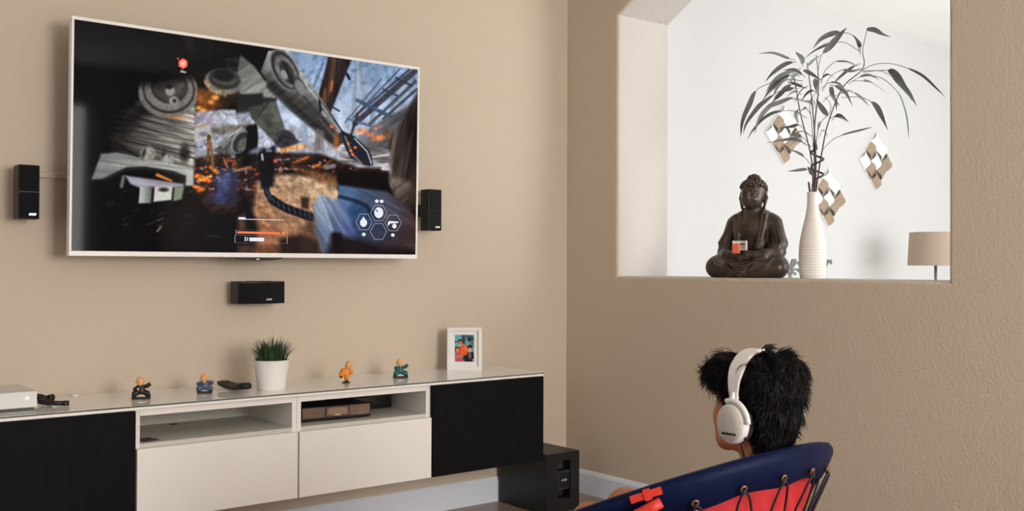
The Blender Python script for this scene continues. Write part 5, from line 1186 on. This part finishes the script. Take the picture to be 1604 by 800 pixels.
# tousled curls: bundles of strands that follow one curling path
def curl_lock(root, d0, L, bend, ns=46, spread=.008):
    global nv
    root = np.array(root)*HS; d0 = np.array(d0, float); d0 /= np.linalg.norm(d0); bend = np.array(bend, float)
    for _ in range(ns):
        o_ = r_.normal(size=3)*spread*.6; Ls = L*r_.uniform(.65, 1.1); bj = bend*r_.uniform(.7, 1.3)+r_.normal(size=3)*.12; dj = d0+r_.normal(size=3)*.13; P = []; nS_ = 8; p = root+o_
        for i in range(nS_+1):
            P.append(S_+hl*p[0]+hf*p[1]+hu*p[2]-PB); dj = dj+bj*(1.6/nS_); dj /= np.linalg.norm(dj); p = p+dj*Ls/nS_-o_*.07
        P = np.array(P); wv0 = r_.uniform(.0006, .0011)
        for i in range(nS_):
            wv = wv0*(1-(i/nS_)**2*.8); T = P[i+1]-P[i]; T /= np.linalg.norm(T); a1 = np.cross(T, [0.3, .5, .8]); a1 /= np.linalg.norm(a1); b1 = np.cross(T, a1)
            for a in (0, 2.094, 4.189): mbV.append(P[i]+(a1*math.cos(a)+b1*math.sin(a))*wv)
        mbV.append(P[nS_])
        for i in range(nS_-1):
            for q in range(3): mbF.append((nv+i*3+q, nv+i*3+(q+1) % 3, nv+(i+1)*3+(q+1) % 3, nv+(i+1)*3+q))
        for q in range(3): mbF.append((nv+(nS_-1)*3+q, nv+(nS_-1)*3+(q+1) % 3, nv+nS_*3))
        nv += nS_*3+1
for a in ([(.03, .075, .075), (.3, .8, .5), .050, (0, .2, -1.5)], [(.05, .070, .060), (.6, .8, .2), .050, (.2, -.4, -1.2)], [(.055, .060, .045), (.5, .9, -.2), .048, (.3, -.8, -.8)], [(.01, .070, .085), (.2, .4, .9), .045, (.3, 1.0, -.8)], [(.045, .050, .080), (.5, .2, .9), .040, (.4, .8, -.9)], [(-.02, .07, .080), (-.2, .7, .6), .05, (-.3, .3, -1.4)], [(.06, .075, .045), (.4, 1, -.1), .045, (.4, -.2, .9)], [(.04, .085, .06), (.2, 1, .1), .040, (.1, .1, 1.2)],
          [(-.02, -.055, .098), (-.3, -.4, .9), .040, (-.8, -.6, -.9)], [(-.045, -.070, .080), (-.6, -.6, .6), .045, (-.4, -.3, -1.3)], [(.0, -.075, .090), (.1, -.6, .8), .045, (-.9, -.5, -.7)], [(-.060, -.060, .065), (-.9, -.3, .5), .042, (.2, -.6, -1.2)], [(-.05, -.085, .055), (-.6, -.9, .3), .038, (0, .2, -1.4)], [(-.06, -.02, .085), (-.7, 0, .8), .045, (-.3, -.9, -.9)], [(.02, -.045, .100), (.3, -.2, 1), .040, (.6, -1.0, -.6)], [(-.01, -.02, .105), (-.3, .0, 1), .035, (-1.0, -.6, -.5)], [(-.035, -.04, .098), (-.4, -.3, .9), .042, (.3, -1.2, -.5)], [(.05, -.045, .085), (.6, -.3, .8), .042, (.5, -.5, -1.2)], [(.03, -.07, .085), (.2, -.7, .6), .042, (.6, -.3, -1.2)], [(.06, .015, .085), (.6, .6, .7), .03, (.3, 1, -.8)]):
    curl_lock(*a)
lk = mesh_obj('hair_strands', mbV, mbF, MATS['hair_dark'], person, smooth=True); lk['kind'] = 'stuff'

# ------------------------------------------------------------------ headphones
mat('hp_white', (224, 220, 214), .42); mat('hp_plate', (204, 197, 190), .5); mat('hp_pad', (26, 26, 30), .75)
hd = thing('headphones', 'white over-ear headphones worn by the seated person', 'headphones', tuple(S_), rotz=fa-PI/2); hd.scale = (HS, HS, HS)
# local: x right, y forward, z up
def arch(r, z0, w, th, y0, a0, a1, n=36):
    V = []
    for k in range(n+1):
        a = a0+(a1-a0)*k/n; ca, sa = math.cos(a), math.sin(a)
        for dr, dy in ((0, -w/2), (th, -w/2*.92), (th, w/2*.92), (0, w/2)): V.append(((r[0]+dr)*ca, y0(a)+dy*(.55+.45*min(1, abs(sa)*1.6)), z0+(r[1]+dr)*sa))
    Fc = [(k*4+q, k*4+(q+1) % 4, (k+1)*4+(q+1) % 4, (k+1)*4+q) for k in range(n) for q in range(4)] + [(0, 1, 2, 3), tuple(n*4+q for q in (3, 2, 1, 0))]
    return V, Fc
yb = lambda a: .012*math.sin(a)-.014
V, Fc = arch((.097, .098), .010, .044, .007, yb, math.radians(-4), math.radians(184)); MB().add(V, Fc).build('headband', MATS['hp_white'], hd, smooth=False, bevel=.002)
for g, nm in ((-1, 'left'), (1, 'right')):
    cx, cyy, cz = g*.098, -.014, -.053
    def disc(prof, ry, rz, n=40):
        V = []; m = len(prof)
        for k in range(n):
            a = 2*PI*k/n
            for rr, x in prof: V.append((cx+g*x, cyy+ry*rr*math.cos(a), cz+rz*rr*math.sin(a)))
        Fc = [(k*m+i, ((k+1) % n)*m+i, ((k+1) % n)*m+i+1, k*m+i+1) for k in range(n) for i in range(m-1)] + [tuple(k*m for k in range(n)), tuple(k*m+m-1 for k in range(n))]
        return MB().add(V, Fc)
    c = disc([(.9, -.004), (1, -.002), (1, .010), (.94, .016), (.88, .0185), (.3, .0205)], .041, .0475).build('ear_cup', MATS['hp_white'], hd, auto=45)
    disc([(.86, .0188), (.84, .0200), (.3, .0222), (.02, .0225)], .041, .0475).build('cup_plate', MATS['hp_plate'], c, smooth=True)
    disc([(.8, -.022), (.98, -.020), (1.02, -.012), (.98, -.004)], .041, .0475).build('ear_cushion', MATS['hp_pad'], hd, smooth=True)
    # yoke: short arm from the band and a curved fork over the back of the cup
    MB().tube(cat_rom([(g*.102, -.014, .020), (g*.106, -.014, .004), (g*.108, -.015, -.006)], 5), .0065, 10).build('slider', MATS['hp_white'], hd, smooth=True)
    P = [(cx+g*.010, cyy-.046*math.sin(a), cz+.0535*math.cos(a)) for a in np.linspace(-.35, 1.5, 16)]
    MB().tube(P, .0065, 10).build('yoke', MATS['hp_white'], hd, smooth=True)
    if g < 0:
        text_mesh('logo', 'steelseries', .0098, MATS['black_plastic'], c, (cx-.0222, cyy+.000, cz-.022), rot=(PI/2, 0, -PI/2), ext=.0003, bold=.0003)
        MB().lathe([(.0055, 0), (.0045, .002), (.0008, .0026)], 14).build('mic_boss', MATS['hp_white'], c, smooth=True, loc=(cx-.006, cyy+.034, cz-.036)).rotation_euler = (0, -PI/2, 0)
        MB().lathe([(.0022, 0), (.001, .0008)], 10).build('microphone', MATS['hp_pad'], c, loc=(cx-.0088, cyy+.034, cz-.036)).rotation_euler = (0, -PI/2, 0)
        MB().box(-.002, .002, -.006, .006, -.003, .003).build('port', MATS['hp_pad'], c, loc=(cx-.004, cyy-.032, cz-.030)).rotation_euler = (.7, 0, 0)
        MB().tube(cat_rom([(cx+.003, cyy-.018, cz-.046), (cx+.006, cyy-.020, cz-.065), (cx+.020, cyy-.016, cz-.10), (cx+.018, cyy+.0, cz-.16)], 6), .0028, 8).build('cable', MATS['hp_pad'], hd, smooth=True)
